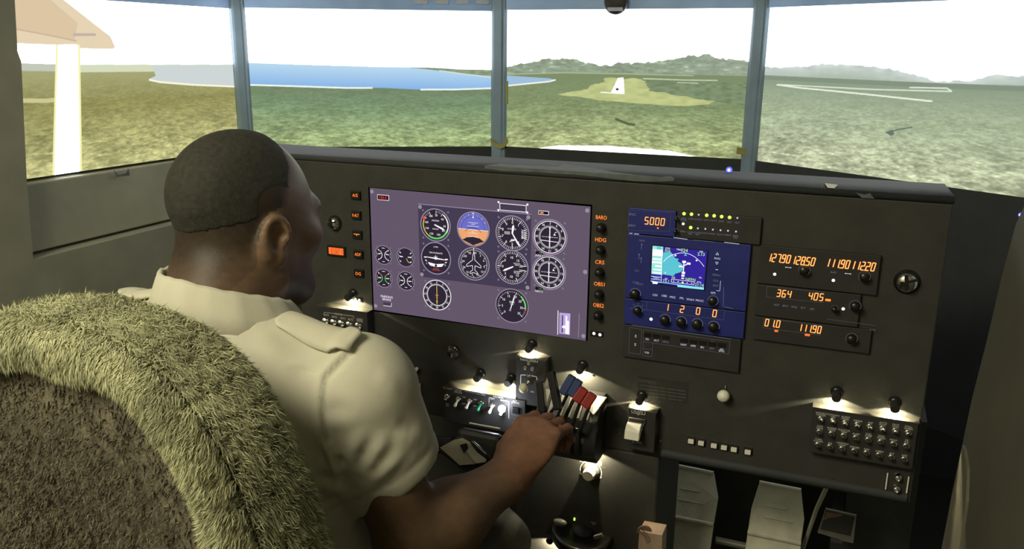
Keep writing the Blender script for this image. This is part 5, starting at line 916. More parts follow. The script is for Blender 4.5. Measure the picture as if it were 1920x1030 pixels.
# card box with a round tab
yc = 1.25; t = thing('striped_card_box', 'pinkish card box with brown curved stripes standing against the pedestal', 'box', tuple(P(1215, 1010, yc)))
bx = [P(x, y, yc) for x, y in ((1199, 996), (1194, 1060), (1240, 1075), (1242, 1004))]; part(slab(bx, .0355, K['pink'], (0, 1, 0)), 'carton', t, bevel=.001); tb = [P(1207 + 14 * math.cos(math.radians(a)), 1000 - 13 * math.sin(math.radians(a)), yc + .004) for a in range(-10, 200, 21)]; part(slab(tb[::-1], .004, K['brown'], (0, 1, 0)), 'tab', t, 'round brown tab')
mb = MB()
for k in range(3):
    ar = [P(1196 + (17 + k * 3.4) * math.sin(math.radians(a)), 1028 - (28 + k * 3.2) * math.cos(math.radians(a)), yc - .0006) for a in range(4, 75, 10)]; br2 = [P(1196 + (18.6 + k * 3.4) * math.sin(math.radians(a)), 1028 - (29.7 + k * 3.2) * math.cos(math.radians(a)), yc - .0006) for a in range(4, 75, 10)]
    mb.add(ar + br2, [(i, i + 1, 8 + i + 1, 8 + i) for i in range(7)], K['brown'])
part(mb, 'stripe', t)

# ------------------------------------------------------------------ distance-field modelling for the pilot
class Field:
    def __init__(s, lo, hi, h):
        s.lo = np.array(lo, float); s.h = h; s.n = np.ceil((np.array(hi) - s.lo) / h).astype(int) + 1; s.F = np.full(s.n, .08, np.float32)
    def like(s):
        o = Field.__new__(Field); o.lo = s.lo; o.h = s.h; o.n = s.n; o.F = np.full(s.n, .08, np.float32); return o
    def sub(s, lo, hi):
        a = np.clip(np.floor((np.array(lo) - s.lo) / s.h).astype(int), 0, s.n); b = np.clip(np.ceil((np.array(hi) - s.lo) / s.h).astype(int) + 1, 0, s.n)
        if (b <= a).any(): return None
        ax = [(s.lo[i] + s.h * np.arange(a[i], b[i])).astype(np.float32) for i in range(3)]
        return tuple(slice(a[i], b[i]) for i in range(3)), ax[0][:, None, None], ax[1][None, :, None], ax[2][None, None, :]
    def put(s, fn, lo, hi, k, op='+'):
        m = k + .03; r = s.sub(np.array(lo) - m, np.array(hi) + m)
        if r is None: return
        sl, x, y, z = r; d = fn(x, y, z).astype(np.float32); a = s.F[sl]
        if op == '+': h = np.maximum(k - np.abs(a - d), 0) / k; s.F[sl] = np.minimum(a, d) - h * h * k / 4
        elif op == '-': d = -d; h = np.maximum(k - np.abs(a - d), 0) / k; s.F[sl] = np.maximum(a, d) + h * h * k / 4
        elif op == '&': s.F[sl] = np.maximum(a, d)
    def cone(s, a, b, ra, rb, k=.02, op='+'):
        a = np.array(a, float); b = np.array(b, float); ba = b - a; L = ba @ ba; R = max(ra, rb)
        def fn(x, y, z):
            t = np.clip(((x - a[0]) * ba[0] + (y - a[1]) * ba[1] + (z - a[2]) * ba[2]) / L, 0, 1)
            return np.sqrt((x - a[0] - t * ba[0]) ** 2 + (y - a[1] - t * ba[1]) ** 2 + (z - a[2] - t * ba[2]) ** 2) - (ra + (rb - ra) * t)
        s.put(fn, np.minimum(a, b) - R, np.maximum(a, b) + R, k, op)
    def ell(s, c, r, k=.02, R=None, op='+'):
        c = np.array(c, float); r = np.array(r, float); A = np.eye(3) if R is None else np.array(R); B = r.max()
        def fn(x, y, z):
            X, Y, Z = x - c[0], y - c[1], z - c[2]; q = [A[0, i] * X + A[1, i] * Y + A[2, i] * Z for i in range(3)]
            k0 = np.sqrt((q[0] / r[0]) ** 2 + (q[1] / r[1]) ** 2 + (q[2] / r[2]) ** 2); k1 = np.sqrt((q[0] / r[0] ** 2) ** 2 + (q[1] / r[1] ** 2) ** 2 + (q[2] / r[2] ** 2) ** 2)
            return k0 * (k0 - 1) / (k1 + 1e-6)
        s.put(fn, c - B, c + B, k, op)
    def plane(s, p, n, op='&', inv=1):
        p = np.array(p, float); n = np.array(n, float) / np.linalg.norm(n) * inv; sl, x, y, z = s.sub(s.lo, s.lo + s.h * s.n)
        s.F[sl] = np.maximum(s.F[sl], ((x - p[0]) * n[0] + (y - p[1]) * n[1] + (z - p[2]) * n[2]).astype(np.float32))
    def nets(s):
        """surface nets: one vertex per crossed cell, one quad per crossed edge"""
        F = s.F; n = F.shape; neg = F < 0
        c = [neg[i:n[0] - 1 + i, j:n[1] - 1 + j, k:n[2] - 1 + k] for i in (0, 1) for j in (0, 1) for k in (0, 1)]
        al = c[0].copy(); an = c[0].copy()
        for q in c[1:]: al &= q; an |= q
        I = np.argwhere(an & ~al); idx = -np.ones(tuple(m - 1 for m in n), np.int32); idx[tuple(I.T)] = np.arange(len(I))
        off = np.array([(i, j, k) for i in (0, 1) for j in (0, 1) for k in (0, 1)]); val = np.stack([F[I[:, 0] + o[0], I[:, 1] + o[1], I[:, 2] + o[2]] for o in off], 1)
        acc = np.zeros((len(I), 3)); cnt = np.zeros(len(I))
        for a in range(8):
            for b in range(a + 1, 8):
                if np.abs(off[a] - off[b]).sum() != 1: continue
                va, vb = val[:, a], val[:, b]; m = (va < 0) != (vb < 0); t = np.where(m, va / np.where(m, va - vb, 1), 0)
                acc += np.where(m[:, None], off[a] + t[:, None] * (off[b] - off[a]), 0); cnt += m
        V = s.lo + s.h * (I + acc / cnt[:, None]); Q_ = []
        for ax in range(3):
            u, w = [(1, 2), (2, 0), (0, 1)][ax]; sl0 = [slice(1, -1)] * 3; sl0[ax] = slice(0, -1); sl1 = list(sl0); sl1[ax] = slice(1, None)
            A = neg[tuple(sl0)]; B = neg[tuple(sl1)]; E = np.argwhere(A != B); fl = A[tuple(E.T)]
            E = E + [0 if i == ax else 1 for i in range(3)]
            def g(du, dw): e = E.copy(); e[:, u] += du; e[:, w] += dw; return idx[tuple(e.T)]
            q = np.stack([g(-1, -1), g(0, -1), g(0, 0), g(-1, 0)], 1); q[~fl] = q[~fl][:, ::-1]; Q_.append(q)
        q = np.concatenate(Q_); return V, q[(q >= 0).all(1)]
def np_mesh(name, V, Q_, parent, m, smooth=True, col=None, relax=0, label=None, kind=None):
    V = np.array(V, float)
    for _ in range(relax):
        acc = np.zeros_like(V); cnt = np.zeros(len(V))
        for a in range(4):
            i, j = Q_[:, a], Q_[:, (a + 1) % 4]; np.add.at(acc, i, V[j]); np.add.at(cnt, i, 1); np.add.at(acc, j, V[i]); np.add.at(cnt, j, 1)
        V = V * .5 + .5 * acc / np.maximum(cnt, 1)[:, None]
    me = bpy.data.meshes.new(name); me.vertices.add(len(V)); me.vertices.foreach_set('co', (V - np.array(ORG[parent])).astype(np.float32).ravel())
    k = Q_.shape[1]; me.loops.add(Q_.size); me.loops.foreach_set('vertex_index', Q_.astype(np.int32).ravel()); me.polygons.add(len(Q_)); me.polygons.foreach_set('loop_start', np.arange(len(Q_), dtype=np.int32) * k)
    me.update(calc_edges=True); me.polygons.foreach_set('use_smooth', np.full(len(Q_), smooth)); me.materials.append(m)
    if col is not None:
        at = me.color_attributes.new('Col', 'FLOAT_COLOR', 'POINT'); c = np.ones((len(V), 4)); c[:, :3] = col; at.data.foreach_set('color', c.astype(np.float32).ravel())
    o = bpy.data.objects.new(name, me); link(o, parent); ORG[o] = ORG[parent]; return tag(o, label, None, None, kind)

# joints
HC = np.array([-.733, .885, 1.078])                               # head centre
hd = math.radians(15); HF = np.array([math.sin(hd), math.cos(hd), -.05]); HF /= np.linalg.norm(HF); HL = np.array([math.cos(hd), -math.sin(hd), 0]); HU = np.cross(HL, HF)
HR = np.stack([HL, HF, HU], 1); HS = .93
def H(l, f, u): return HC + HS * (HL * l + HF * f + HU * u)
NB = np.array([-.735, .822, .955]); SR = np.array([-.540, .838, .882]); SLf = np.array([-.93, .85, .882])
ER = np.array([-.47, .835, .688]); WR = np.array([-.402, 1.005, .715]); EL_ = np.array([-.935, .86, .655]); HUB = P(893, 800, 1.10); WL = HUB + np.array([-.185, -.115, -.01])
CH = np.array([-.735, .80, .80]); PE = np.array([-.725, .79, .45]); HIP = .10
KR = np.array([-.487, 1.10, .525]); KL = np.array([-.90, 1.16, .52]); AR = np.array([-.645, 1.42, .16]); AL = np.array([-.88, 1.52, .16])
def head(f):
    f.ell(H(0, -.012, .038), (.0735 * HS, .099 * HS, .086 * HS), .02, HR); f.ell(H(0, .012, .0), (.071 * HS, .082 * HS, .085 * HS), .03, HR)
    f.ell(H(0, .036, -.045), (.060 * HS, .060 * HS, .08 * HS), .03, HR); f.ell(H(0, .074, -.105), (.030 * HS, .024 * HS, .022 * HS), .03, HR)
    for s in (-1, 1):
        f.cone(H(s * .052, .004, -.07), H(s * .014, .074, -.108), .024 * HS, .020 * HS, .03); f.ell(H(s * .043, .068, -.024), (.026 * HS, .022 * HS, .022 * HS), .025, HR)
        f.ell(H(s * .032, .103, -.003), (.017 * HS, .013 * HS, .011 * HS), .010, HR, '-'); f.ell(H(s * .032, .0835, -.004), (.0128 * HS,) * 3, .004); f.cone(H(s * .019, .0925, .0035), H(s * .044, .084, .0025), .004 * HS, .0035 * HS, .004); f.cone(H(s * .02, .0915, -.0115), H(s * .043, .083, -.0105), .0035 * HS, .003 * HS, .004); f.ell(H(s * .032, .0995, -.0035), (.0105 * HS, .006 * HS, .0048 * HS), .003, HR, '-')
        f.ell(H(s * .012, .106, -.043), (.009 * HS, .010 * HS, .008 * HS), .008, HR)
        e = H(s * .073, -.014, -.012)
        tl_ = math.radians(18); A = np.stack([HL * s * math.cos(tl_) - HF * math.sin(tl_), HF * math.cos(tl_) + HL * s * math.sin(tl_), HU], 1)
        f.ell(e + HL * s * .004 * HS, (.009 * HS, .018 * HS, .030 * HS), .008, A)
        ax = e + HL * s * .009 * HS
        for k in range(11):                                        # the rolled outer rim and lobe
            a0, a1 = math.radians(-20 + 22 * k), math.radians(-20 + 22 * (k + 1)); p = lambda a: ax + A @ np.array([.0045 * HS,   .0165 * HS * math.cos(a + .25), .0272 * HS * math.sin(a + .25)]) ; f.cone(p(a0), p(a1), .0046 * HS, .0046 * HS, .004)
        f.ell(ax + A @ np.array([.004, .004, -.004]) * HS, (.006 * HS, .011 * HS, .016 * HS), .005, A, '-'); f.ell(ax + A @ np.array([.003, .011, -.006]) * HS, (.005 * HS, .005 * HS, .008 * HS), .004, A)
        f.ell(ax + A @ np.array([.001, .006, -.027]) * HS, (.006 * HS, .008 * HS, .009 * HS), .006, A)
    f.cone(H(-.036, .086, .016), H(.036, .086, .016), .0135 * HS, .0135 * HS, .02); f.cone(H(0, .096, .004), H(0, .117, -.036), .0085 * HS, .0125 * HS, .014)
    f.ell(H(0, .094, -.066), (.024 * HS, .012 * HS, .0065 * HS), .008, HR); f.ell(H(0, .092, -.077), (.021 * HS, .012 * HS, .007 * HS), .008, HR)
    f.cone(H(0, -.03, -.055), NB + [0, .0, .02], .066, .071, .035); f.ell(H(0, -.062, -.075), (.058, .03, .035), .03, HR)
def arms(f, g=0.):
    f.cone(SR, ER, .060 + g, .045 + g, .03); f.cone(SLf, EL_, .060 + g, .045 + g, .03)
def forearms(f):
    for E_, W_2 in ((ER, WR), (EL_, WL)): d = W_2 - E_; f.cone(E_, E_ + d * .35, .045, .047, .02); f.cone(E_ + d * .3, W_2, .047, .029, .03)
def hand(f, W2, fw, wd, up, s):
    """palm and five bent fingers; fw along the palm, wd across it (towards the little finger), up out of the back of the hand"""
    fw, wd, up = [np.array(v, float) / np.linalg.norm(v) for v in (fw, wd, up)]; p = lambda a, b, c: W2 + fw * a + wd * b + up * c
    f.cone(p(-.01, 0, 0), p(.03, 0, .004), .027, .026, .02); A = np.stack([wd, fw, up], 1); f.ell(p(.052, 0, .005), (.043, .050, .0185), .018, A)
    for i, (b, L) in enumerate(((-.031, .040), (-.0105, .045), (.0105, .042), (.030, .034))):
        r = .0098 - .0006 * i; k0 = p(.088 - abs(b) * .12, b, .004); k1 = k0 + (fw * .80 - up * .60) * L; k2 = k1 + (-fw * .15 - up * .98) * L * .68; k3 = k2 + (-fw * .85 - up * .45) * L * .5
        f.cone(p(.05, b * .8, .004), k0, r * .95, r * 1.12, .008); f.cone(k0, k1, r * 1.08, r, .003); f.cone(k1, k2, r, r * .93, .003); f.cone(k2, k3, r * .93, r * .78, .003)
    t0 = p(.02, -.024, -.006); t1 = p(.05, -.047, -.020); t2 = p(.08, -.044, -.034); t3 = p(.1, -.03, -.042); f.cone(t0, t1, .016, .0125, .012); f.cone(t1, t2, .0115, .0105, .004); f.cone(t2, t3, .0105, .0085, .003)
RH = (WR, (.18, .80, .46), (.95, -.2, -.02), (-.05, -.50, .86)); LH = (WL, (.12, .95, .12), (-.35, .1, -.9), (-.92, .0, .36))
def torso(f, g=0.):
    f.ell(CH + [0, 0, .01], (.185 + g, .125 + g, .165 + g), .05); f.ell(CH + [0, .025, -.14], (.190 + g, .145 + g, .16 + g), .06); f.ell(PE + [0, .02, .05], (.185 + g, .14 + g, .12 + g), .06)
    f.cone(NB + [.03, .0, -.05], SR + [-.01, 0, .005], .056 + g, .054 + g, .05); f.cone(NB + [-.03, 0, -.05], SLf + [.01, 0, .005], .056 + g, .054 + g, .05)
def legs(f, g=0., foot=True):
    for K_, A_, s in ((KR, AR, 1), (KL, AL, -1)):
        h = PE + [s * HIP, .02, -.01]; f.cone(h, K_, .088 + g, .060 + g, .05); f.cone(K_, A_, .058 + g, .042 + g, .02)
        if foot: f.cone(A_ + [0, -.03, -.09], A_ + [s * .03, .14, -.03], .038, .03, .02)
def body(f): head(f); torso(f, -.012); arms(f, -.004); forearms(f); hand(f, *RH, 1); hand(f, *LH, -1); legs(f, -.012)
pil = thing('person', 'pilot in a short-sleeved cream shirt seen from behind, right arm reaching for the levers', 'person', (-.725, .79, .33))
parts_ = [((-1.15, .6, .0), (-.30, 1.75, .972), .0075), ((-.87, .72, .965), (-.58, 1.06, 1.21), .0028), ((-.50, .97, .60), (-.28, 1.2, .86), .0032)]
Vs, Qs, nv_ = [], [], 0
for i, (lo, hi, h) in enumerate(parts_):
    f = Field(lo, hi, h); body(f); V, q = f.nets()
    if i == 0:
        ins = ((V > np.array([-.49, .985, .61])) & (V < np.array([-.29, 1.19, .85]))).all(1); q = q[~ins[q].all(1)]   # the finer patch takes over around the reaching hand
    Vs.append(V); Qs.append(q + nv_); nv_ += len(V)
V = np.concatenate(Vs); q = np.concatenate(Qs)
# skin and close-cropped scalp tones, painted as pigment
L_ = (V - HC) @ HR / HS; nz = vn(V[:, 0] * 160 + 50, V[:, 2] * 160 + V[:, 1] * 90) 
skin = np.array([.182, .113, .072]); scalp = np.array([.03, .024, .018])
fade = np.clip((L_[:, 2] - (-.052 + np.clip(L_[:, 1], -.1, .1) * .55)) / .07, 0, 1) * np.clip((.012 - L_[:, 1] + (L_[:, 2] - .03) * .42) / .014, 0, 1)
fade = np.where((np.abs(L_[:, 0]) > .078), 0, fade); fade = np.where(L_[:, 2] < -.08, 0, fade) * .88
col = skin * (.86 + .28 * nz)[:, None]; lip = np.exp(-(((L_[:, 2] + .071) / .011) ** 2 + (L_[:, 0] / .024) ** 2)) * (L_[:, 1] > .08); col = col * (1 - .3 * lip[:, None])
brow = np.exp(-(((L_[:, 2] - .019 + (np.abs(L_[:, 0]) - .03) * .12) / .0045) ** 2)) * (L_[:, 1] > .06) * (np.abs(np.abs(L_[:, 0]) - .032) < .021) * .85; col = col * (1 - brow[:, None]) + scalp * brow[:, None]
beard = np.clip((-.045 - L_[:, 2]) / .03, 0, 1) * (L_[:, 1] > .01) * (L_[:, 2] > -.15) * .6; hand_ = np.clip((.13 - np.linalg.norm(V - (WR + [.02, .07, .04]), axis=1)) / .05, 0, 1)[:, None]
col = col * (1 - beard[:, None]) + scalp * 1.4 * beard[:, None]; col = col * (1 - fade[:, None]) + scalp * (.8 + .4 * nz)[:, None] * fade[:, None]; col = col * (1 - hand_) + col * np.array([1.12, .9, .88]) * hand_
np_mesh('body', V, q, pil, attr_mat('brown_skin', None, .5, .25, 500), True, col, relax=1)
for s in (-1, 1):
    c_ = H(s * .032, .0868, -.004); mb = MB().ball(c_, .0120 * HS, mat('eye_white', (.6, .57, .52), .25), 16); d_ = Vector(HF); mb.lathe(c_, d_, [(.0122 * HS * math.sin(a_), .0122 * HS * math.cos(a_)) for a_ in (.5, .4, .25, .12, .0)], mat('dark_iris', (.03, .018, .012), .2), 14); part(mb, 'eye', pil, 'white eye with dark iris')
# hair: a thin cap of cropped hair above the hairline
f = Field((-.87, .72, .98), (-.58, 1.06, 1.225), .003); head(f)
sl, x, y, z = f.sub(f.lo, f.lo + f.h * f.n); l = ((x - HC[0]) * HR[0, 0] + (y - HC[1]) * HR[1, 0] + (z - HC[2]) * HR[2, 0]) / HS; fo = ((x - HC[0]) * HR[0, 1] + (y - HC[1]) * HR[1, 1] + (z - HC[2]) * HR[2, 1]) / HS; u = ((x - HC[0]) * HR[0, 2] + (y - HC[1]) * HR[1, 2] + (z - HC[2]) * HR[2, 2]) / HS
jag = (vn(np.broadcast_to(l * 130 + 50, f.F.shape), np.broadcast_to(fo * 130 + u * 40 + 60, f.F.shape)) - .5) * .008
line_ = np.maximum((.026 + fo * .32) - u, fo - .008 - (u - .03) * .42) * .8 + jag * .6; line_ = np.maximum(line_, np.abs(l) - .0735); f.F = np.maximum(f.F - (.0006 + .0032 * np.clip(-line_ / .022, 0, 1)).astype(np.float32), line_.astype(np.float32)); V, q = f.nets(); np_mesh('hair', V, q, pil, K['hair'])
# shirt
HEM = ER + (SR - ER) * .40; hn = (ER - SR) / np.linalg.norm(ER - SR); HEML = EL_ + (SLf - EL_) * .40; hnl = (EL_ - SLf) / np.linalg.norm(EL_ - SLf)
f = Field((-1.08, .58, .40), (-.36, 1.08, 1.01), .0042); torso(f, .012)
s2 = f.like()
hn2 = np.array([.42, .25, -.87]); hn2 /= np.linalg.norm(hn2)
for S_, E_, n_, c_ in ((SR, HEM, hn2, np.array([-.507, .856, .766])), (SLf, HEML, hnl, HEML)):
    s2.F[:] = .08; s2.cone(S_ + (S_ - NB) * .03, S_ * .35 + c_ * .65, .071, .067, .02); s2.cone(S_ * .5 + c_ * .5, c_ + n_ * .03, .068, .064, .02); s2.plane(c_, n_)
    s3 = f.like(); s3.cone(c_ - n_ * .035, c_ + n_ * .06, .056, .057, .02); s2.F = np.maximum(s2.F, -s3.F)
    h = np.maximum(.03 - np.abs(f.F - s2.F), 0) / .03; f.F = np.minimum(f.F, s2.F) - h * h * .03 / 4
f.F = np.maximum(f.F, -(lambda x, y, z: (np.sqrt((x - NB[0]) ** 2 + (y - NB[1] - .01) ** 2) - .064).astype(np.float32) + np.where(z < .955, 1, 0))(*f.sub(f.lo, f.lo + f.h * f.n)[1:]))
# cloth folds that run out of the armpit, the raised shoulder seam and the cuff
sl, x, y, z = f.sub(f.lo, f.lo + f.h * f.n)
def seg_d(x, y, z, a, b):
    a = np.array(a); ba = np.array(b) - a; t = np.clip(((x - a[0]) * ba[0] + (y - a[1]) * ba[1] + (z - a[2]) * ba[2]) / (ba @ ba), 0, 1); return np.sqrt((x - a[0] - t * ba[0]) ** 2 + (y - a[1] - t * ba[1]) ** 2 + (z - a[2] - t * ba[2]) ** 2), t
def on_y(px, py, Y): return P(px, py, Y)
for c_, n_ in ((np.array([-.507, .856, .766]), hn2),):
    cd = (x - c_[0]) * n_[0] + (y - c_[1]) * n_[1] + (z - c_[2]) * n_[2]; rr = np.sqrt((x - c_[0]) ** 2 + (y - c_[1]) ** 2 + (z - c_[2]) ** 2); f.F += (np.exp(-((cd + .024) / .003) ** 2) * .003 * (rr < .13)).astype(np.float32)
ww = (vn(np.broadcast_to(x * 26 + 40 + z * 6, f.F.shape), np.broadcast_to(z * 17 + y * 14 + 60, f.F.shape)) - .5) * .009; f.F += ww.astype(np.float32) * np.clip((.97 - z) / .12, .15, 1).astype(np.float32)
V, q = f.nets()
from mathutils.bvhtree import BVHTree
def relaxed(V, q, n):
    V = np.array(V, float)
    for _ in range(n):
        acc = np.zeros_like(V); cnt = np.zeros(len(V))
        for a in range(4): i, j = q[:, a], q[:, (a + 1) % 4]; np.add.at(acc, i, V[j]); np.add.at(cnt, i, 1); np.add.at(acc, j, V[i]); np.add.at(cnt, j, 1)
        V = V * .5 + .5 * acc / np.maximum(cnt, 1)[:, None]
    return V
V = relaxed(V, q, 2); tree = BVHTree.FromPolygons([tuple(p) for p in V], [tuple(map(int, t_)) for t_ in q])
def cloth_at(x, y):
    """the point of the shirt that a sight line meets (where the fold or seam lies in space)"""
    d = M @ np.array([(x - 960) / F_PX, (y - 515) / F_PX, 1.]); h = tree.ray_cast(Vector(CAM), Vector(d).normalized()); return None if h[0] is None else np.array(h[0])
def vnorm(V, q):
    fn = np.cross(V[q[:, 2]] - V[q[:, 0]], V[q[:, 3]] - V[q[:, 1]]); n = np.zeros_like(V)
    for a in range(4): np.add.at(n, q[:, a], fn)
    return n / (np.linalg.norm(n, axis=1)[:, None] + 1e-12)
VNm = vnorm(V, q); disp = np.zeros(len(V))
def crease(pts, amp, w, ends=(.1, .9)):
    global disp
    p3 = [p for p in (cloth_at(*p) for p in pts) if p is not None]
    if len(p3) < 2: return
    n = len(p3) - 1; best = np.full(len(V), 1e9); tt = np.zeros(len(V))
    for i in range(n):
        a, b = p3[i], p3[i + 1]; ba = b - a; t = np.clip(((V - a) @ ba) / (ba @ ba + 1e-12), 0, 1); d = np.linalg.norm(V - a - t[:, None] * ba, axis=1); m = d < best; best = np.where(m, d, best); tt = np.where(m, (i + t) / n, tt)
    disp = disp + amp * np.exp(-(best / w) ** 2) * np.clip(np.minimum(tt / max(ends[0], 1e-3), (1 - tt) / max(1 - ends[1], 1e-3)), .0, 1)
for pts, amp, w in (([(652, 893), (664, 862), (672, 832), (678, 800)], .0055, .010), ([(664, 884), (676, 856), (688, 822)], -.005, .009), ([(680, 896), (698, 868), (714, 836), (722, 806)], .006, .010), ([(690, 896), (708, 868), (728, 832)], -.004, .009),
    ([(692, 912), (718, 888), (742, 864), (762, 832)], .0045, .010), ([(700, 918), (732, 896), (758, 866)], -.003, .008), ([(641, 880), (638, 868), (637, 852)], -.007, .006), ([(646, 886), (630, 872), (618, 852), (606, 820)], .0045, .010), ([(640, 896), (618, 884), (596, 862)], .0045, .009), ([(634, 902), (612, 897), (592, 884)], -.004, .008), ([(642, 908), (616, 908), (594, 900)], .005, .008), ([(650, 916), (622, 922), (600, 924)], .004, .009), ([(640, 930), (618, 938), (602, 944)], -.003, .008),
    ([(600, 770), (636, 768), (672, 773)], -.0024, .010), ([(600, 790), (634, 790), (670, 796)], .002, .011), ([(548, 700), (572, 697), (598, 700)], -.002, .007), ([(700, 700), (730, 716), (752, 744)], .0022, .012), ([(480, 620), (510, 650), (540, 672)], .002, .012), ([(742, 790), (766, 800), (786, 806)], -.0022, .010), ([(736, 812), (766, 826), (790, 836)], .0022, .011)):
    crease(pts, amp, w, (.3, .6))
crease([(648, 658), (622, 684), (604, 706), (601, 740), (600, 773), (603, 803), (609, 833), (622, 862), (636, 882)], .0045, .0055, (.02, .98)); crease([(658, 664), (632, 690), (612, 710), (608, 740), (607, 773), (610, 803), (616, 833)], -.004, .0035, (.02, .98)); crease([(540, 690), (570, 694), (600, 703)], -.002, .0025)
V = V + VNm * disp[:, None]; np_mesh('shirt', V, q, pil, K['shirt']); tree = BVHTree.FromPolygons([tuple(p) for p in V], [tuple(map(int, t_)) for t_ in q])
# collar: a folded band round the neck, open at the throat
def band(name, rows, n, m, th=.003, closed=False, label=None):
    """rows of points become a strip with thickness th"""
    Rw = np.array(rows); k = Rw.shape[1]; V = Rw.reshape(-1, 3); du = np.gradient(Rw, axis=1); dv = np.gradient(Rw, axis=0); nn = np.cross(du, dv); nn /= np.linalg.norm(nn, axis=2)[..., None] + 1e-9
    V2 = (Rw + nn * th).reshape(-1, 3); N = len(V); q = []
    for i in range(len(rows) - 1):
        for j in range(k - 1): a = i * k + j; q.append((a, a + 1, a + k + 1, a + k)); q.append((N + a, N + a + k, N + a + k + 1, N + a + 1))
    for j in range(k - 1): a = j; b = (len(rows) - 1) * k + j; q += [(a, N + a, N + a + 1, a + 1), (b, b + 1, N + b + 1, N + b)]
    for i in range(len(rows) - 1): a = i * k; b = a + k - 1; q += [(a, a + k, N + a + k, N + a), (b, N + b, N + b + k, b + k)]
    return np_mesh(name, np.concatenate([V, V2]), np.array(q), pil, m, label=label)
rows = []; cc = np.array([NB[0] + .002, NB[1] + .016, 0])
for rr, zz, fl in ((.0720, .975, 0.), (.0735, 1.012, 0), (.0745, 1.031, 0), (.0785, 1.0345, 0), (.0830, 1.029, .1), (.0900, 1.008, .6), (.0975, .984, 1.)):
    row = []
    for k in range(41):
        a = math.radians(-148 + 296 * k / 40); e = abs(math.degrees(a)) / 148; wv = .0015 * math.sin(9 * a + 1) * fl + .001 * math.sin(17 * a)
        dr = max(0, e - .55) * .06 * fl + (.012 * fl * math.sin(PI * min(1, e * 1.1)) if a > 0 else 0); drop = (-.040 * e - .030 * e ** 2 - max(0, e - .7) * .06 * fl - .006) if a > 0 else (-.022 * e ** 2 - max(0, e - .7) * .06 * fl - .006)
        row.append((cc[0] + (rr + dr + wv) * 1.02 * math.sin(a), cc[1] - (rr + dr + wv) * 1.0 * math.cos(a), zz + drop + .014 * (1 - e) * 0 + wv))
    rows.append(row)
band('collar', rows, 0, K['shirt'], .0022)
# shoulder straps
for s in (1, -1):
    if s > 0: A_, B_ = cloth_at(530, 598), cloth_at(668, 650)
    else: A_ = NB + np.array([-.085, .02, 0]); B_ = SLf + np.array([.0, .01, 0])
    rows = []; d = np.array([B_[0] - A_[0], B_[1] - A_[1], 0]); d /= np.linalg.norm(d); sd_ = np.array([d[1], -d[0], 0])
    for k in range(17):
        t = k / 16; w = .022 * (.72 if t < .03 else 1) * (1 if t < .86 else 1 - ((t - .86) / .14) ** 2 * .4); row = []
        for q_ in np.linspace(-1, 1, 9):
            p = A_ * (1 - t) + B_ * t + sd_ * (w * q_); h_ = tree.ray_cast(Vector((p[0], p[1], 1.2)), Vector((0, 0, -1))); z_ = h_[0][2] if h_[0] is not None else p[2]; row.append((p[0], p[1], z_ + .0035 + .009 * math.sin(PI * min(1, t * 1.1)) * (1 - q_ * q_) * .9 + .004 * (1 if t > .8 else 0)))
        rows.append(row)
    band('epaulette', rows, 0, K['shirt'], .0035)
f = Field((-1.12, .6, .05), (-.32, 1.7, .62), .0085); f.ell(PE + [0, .02, .04], (.2, .155, .12), .05); legs(f, .012, False); f.plane((0, 0, .12), (0, 0, -1)); sl, x, y, z = f.sub(f.lo, f.lo + f.h * f.n); f.F += ((vn(np.broadcast_to(x * 20 + 40, f.F.shape), np.broadcast_to(z * 22 + y * 16 + 40, f.F.shape)) - .5) * .012).astype(np.float32); f.plane((0, 0, .56), (0, -.15, 1))
V, q = f.nets(); np_mesh('trousers', V, q, pil, K['trouser'], relax=1)

# ------------------------------------------------------------------ pilot's seat and its sheepskin
SX = -.70; YR, YF = .54, .645
t = thing('pilot_seat', 'pilot\'s seat with a brown fabric back, its rear turned to the viewer', 'seat', (SX, .62, 0))
half_ = [(-.27, .40), (-.265, .60), (-.245, .74), (-.222, .84), (-.192, .92), (-.158, .972), (-.115, 1.006), (-.06, 1.024), (0, 1.03)]
ctl = [np.array(p) for p in half_ + [(-x, z) for x, z in half_[::-1][1:]]]
def spline(c, n):
    out = []; m = len(c) - 1
    for i in range(n + 1):
        u = i / n * m; k = min(int(u), m - 1); w = u - k; p0, p1, p2, p3 = c[max(k - 1, 0)], c[k], c[k + 1], c[min(k + 2, m)]
        out.append(.5 * ((2 * p1) + (-p0 + p2) * w + (2 * p0 - 5 * p1 + 4 * p2 - p3) * w * w + (-p0 + 3 * p1 - 3 * p2 + p3) * w ** 3))
    return np.array(out)
OUT = spline(ctl, 150); TN = np.gradient(OUT, axis=0); TN /= np.linalg.norm(TN, axis=1)[:, None]; NO = np.stack([-TN[:, 1], TN[:, 0]], 1)   # outward
def ringpt(i, off, Y): p = OUT[i] + NO[i] * off; return (SX + p[0], Y, p[1])
def lean(p): return (p[0], p[1] - (p[2] - .4) * .0, p[2])
mb = MB(); n = len(OUT)
back = [(SX + p[0] * k, YR + d, .40 + (p[1] - .40) * (1 - (1 - k) * .5)) for k, d in ((.96, .012), (.9, .002), (.75, -.004), (.4, -.008), (0.02, -.009)) for p in OUT]
mb.add(back, [(r * n + i, r * n + i + 1, (r + 1) * n + i + 1, (r + 1) * n + i) for r in range(4) for i in range(n - 1)], K['seat'], True)
fr_ = [(SX + p[0] * k, YF - .01 + d, .40 + (p[1] - .40) * (1 - (1 - k) * .5)) for k, d in ((.98, -.02), (.93, 0), (.5, .002), (0.02, .003)) for p in OUT]; mb.add(fr_, [(r * n + i, (r + 1) * n + i, (r + 1) * n + i + 1, r * n + i + 1) for r in range(3) for i in range(n - 1)], K['seat'], True)
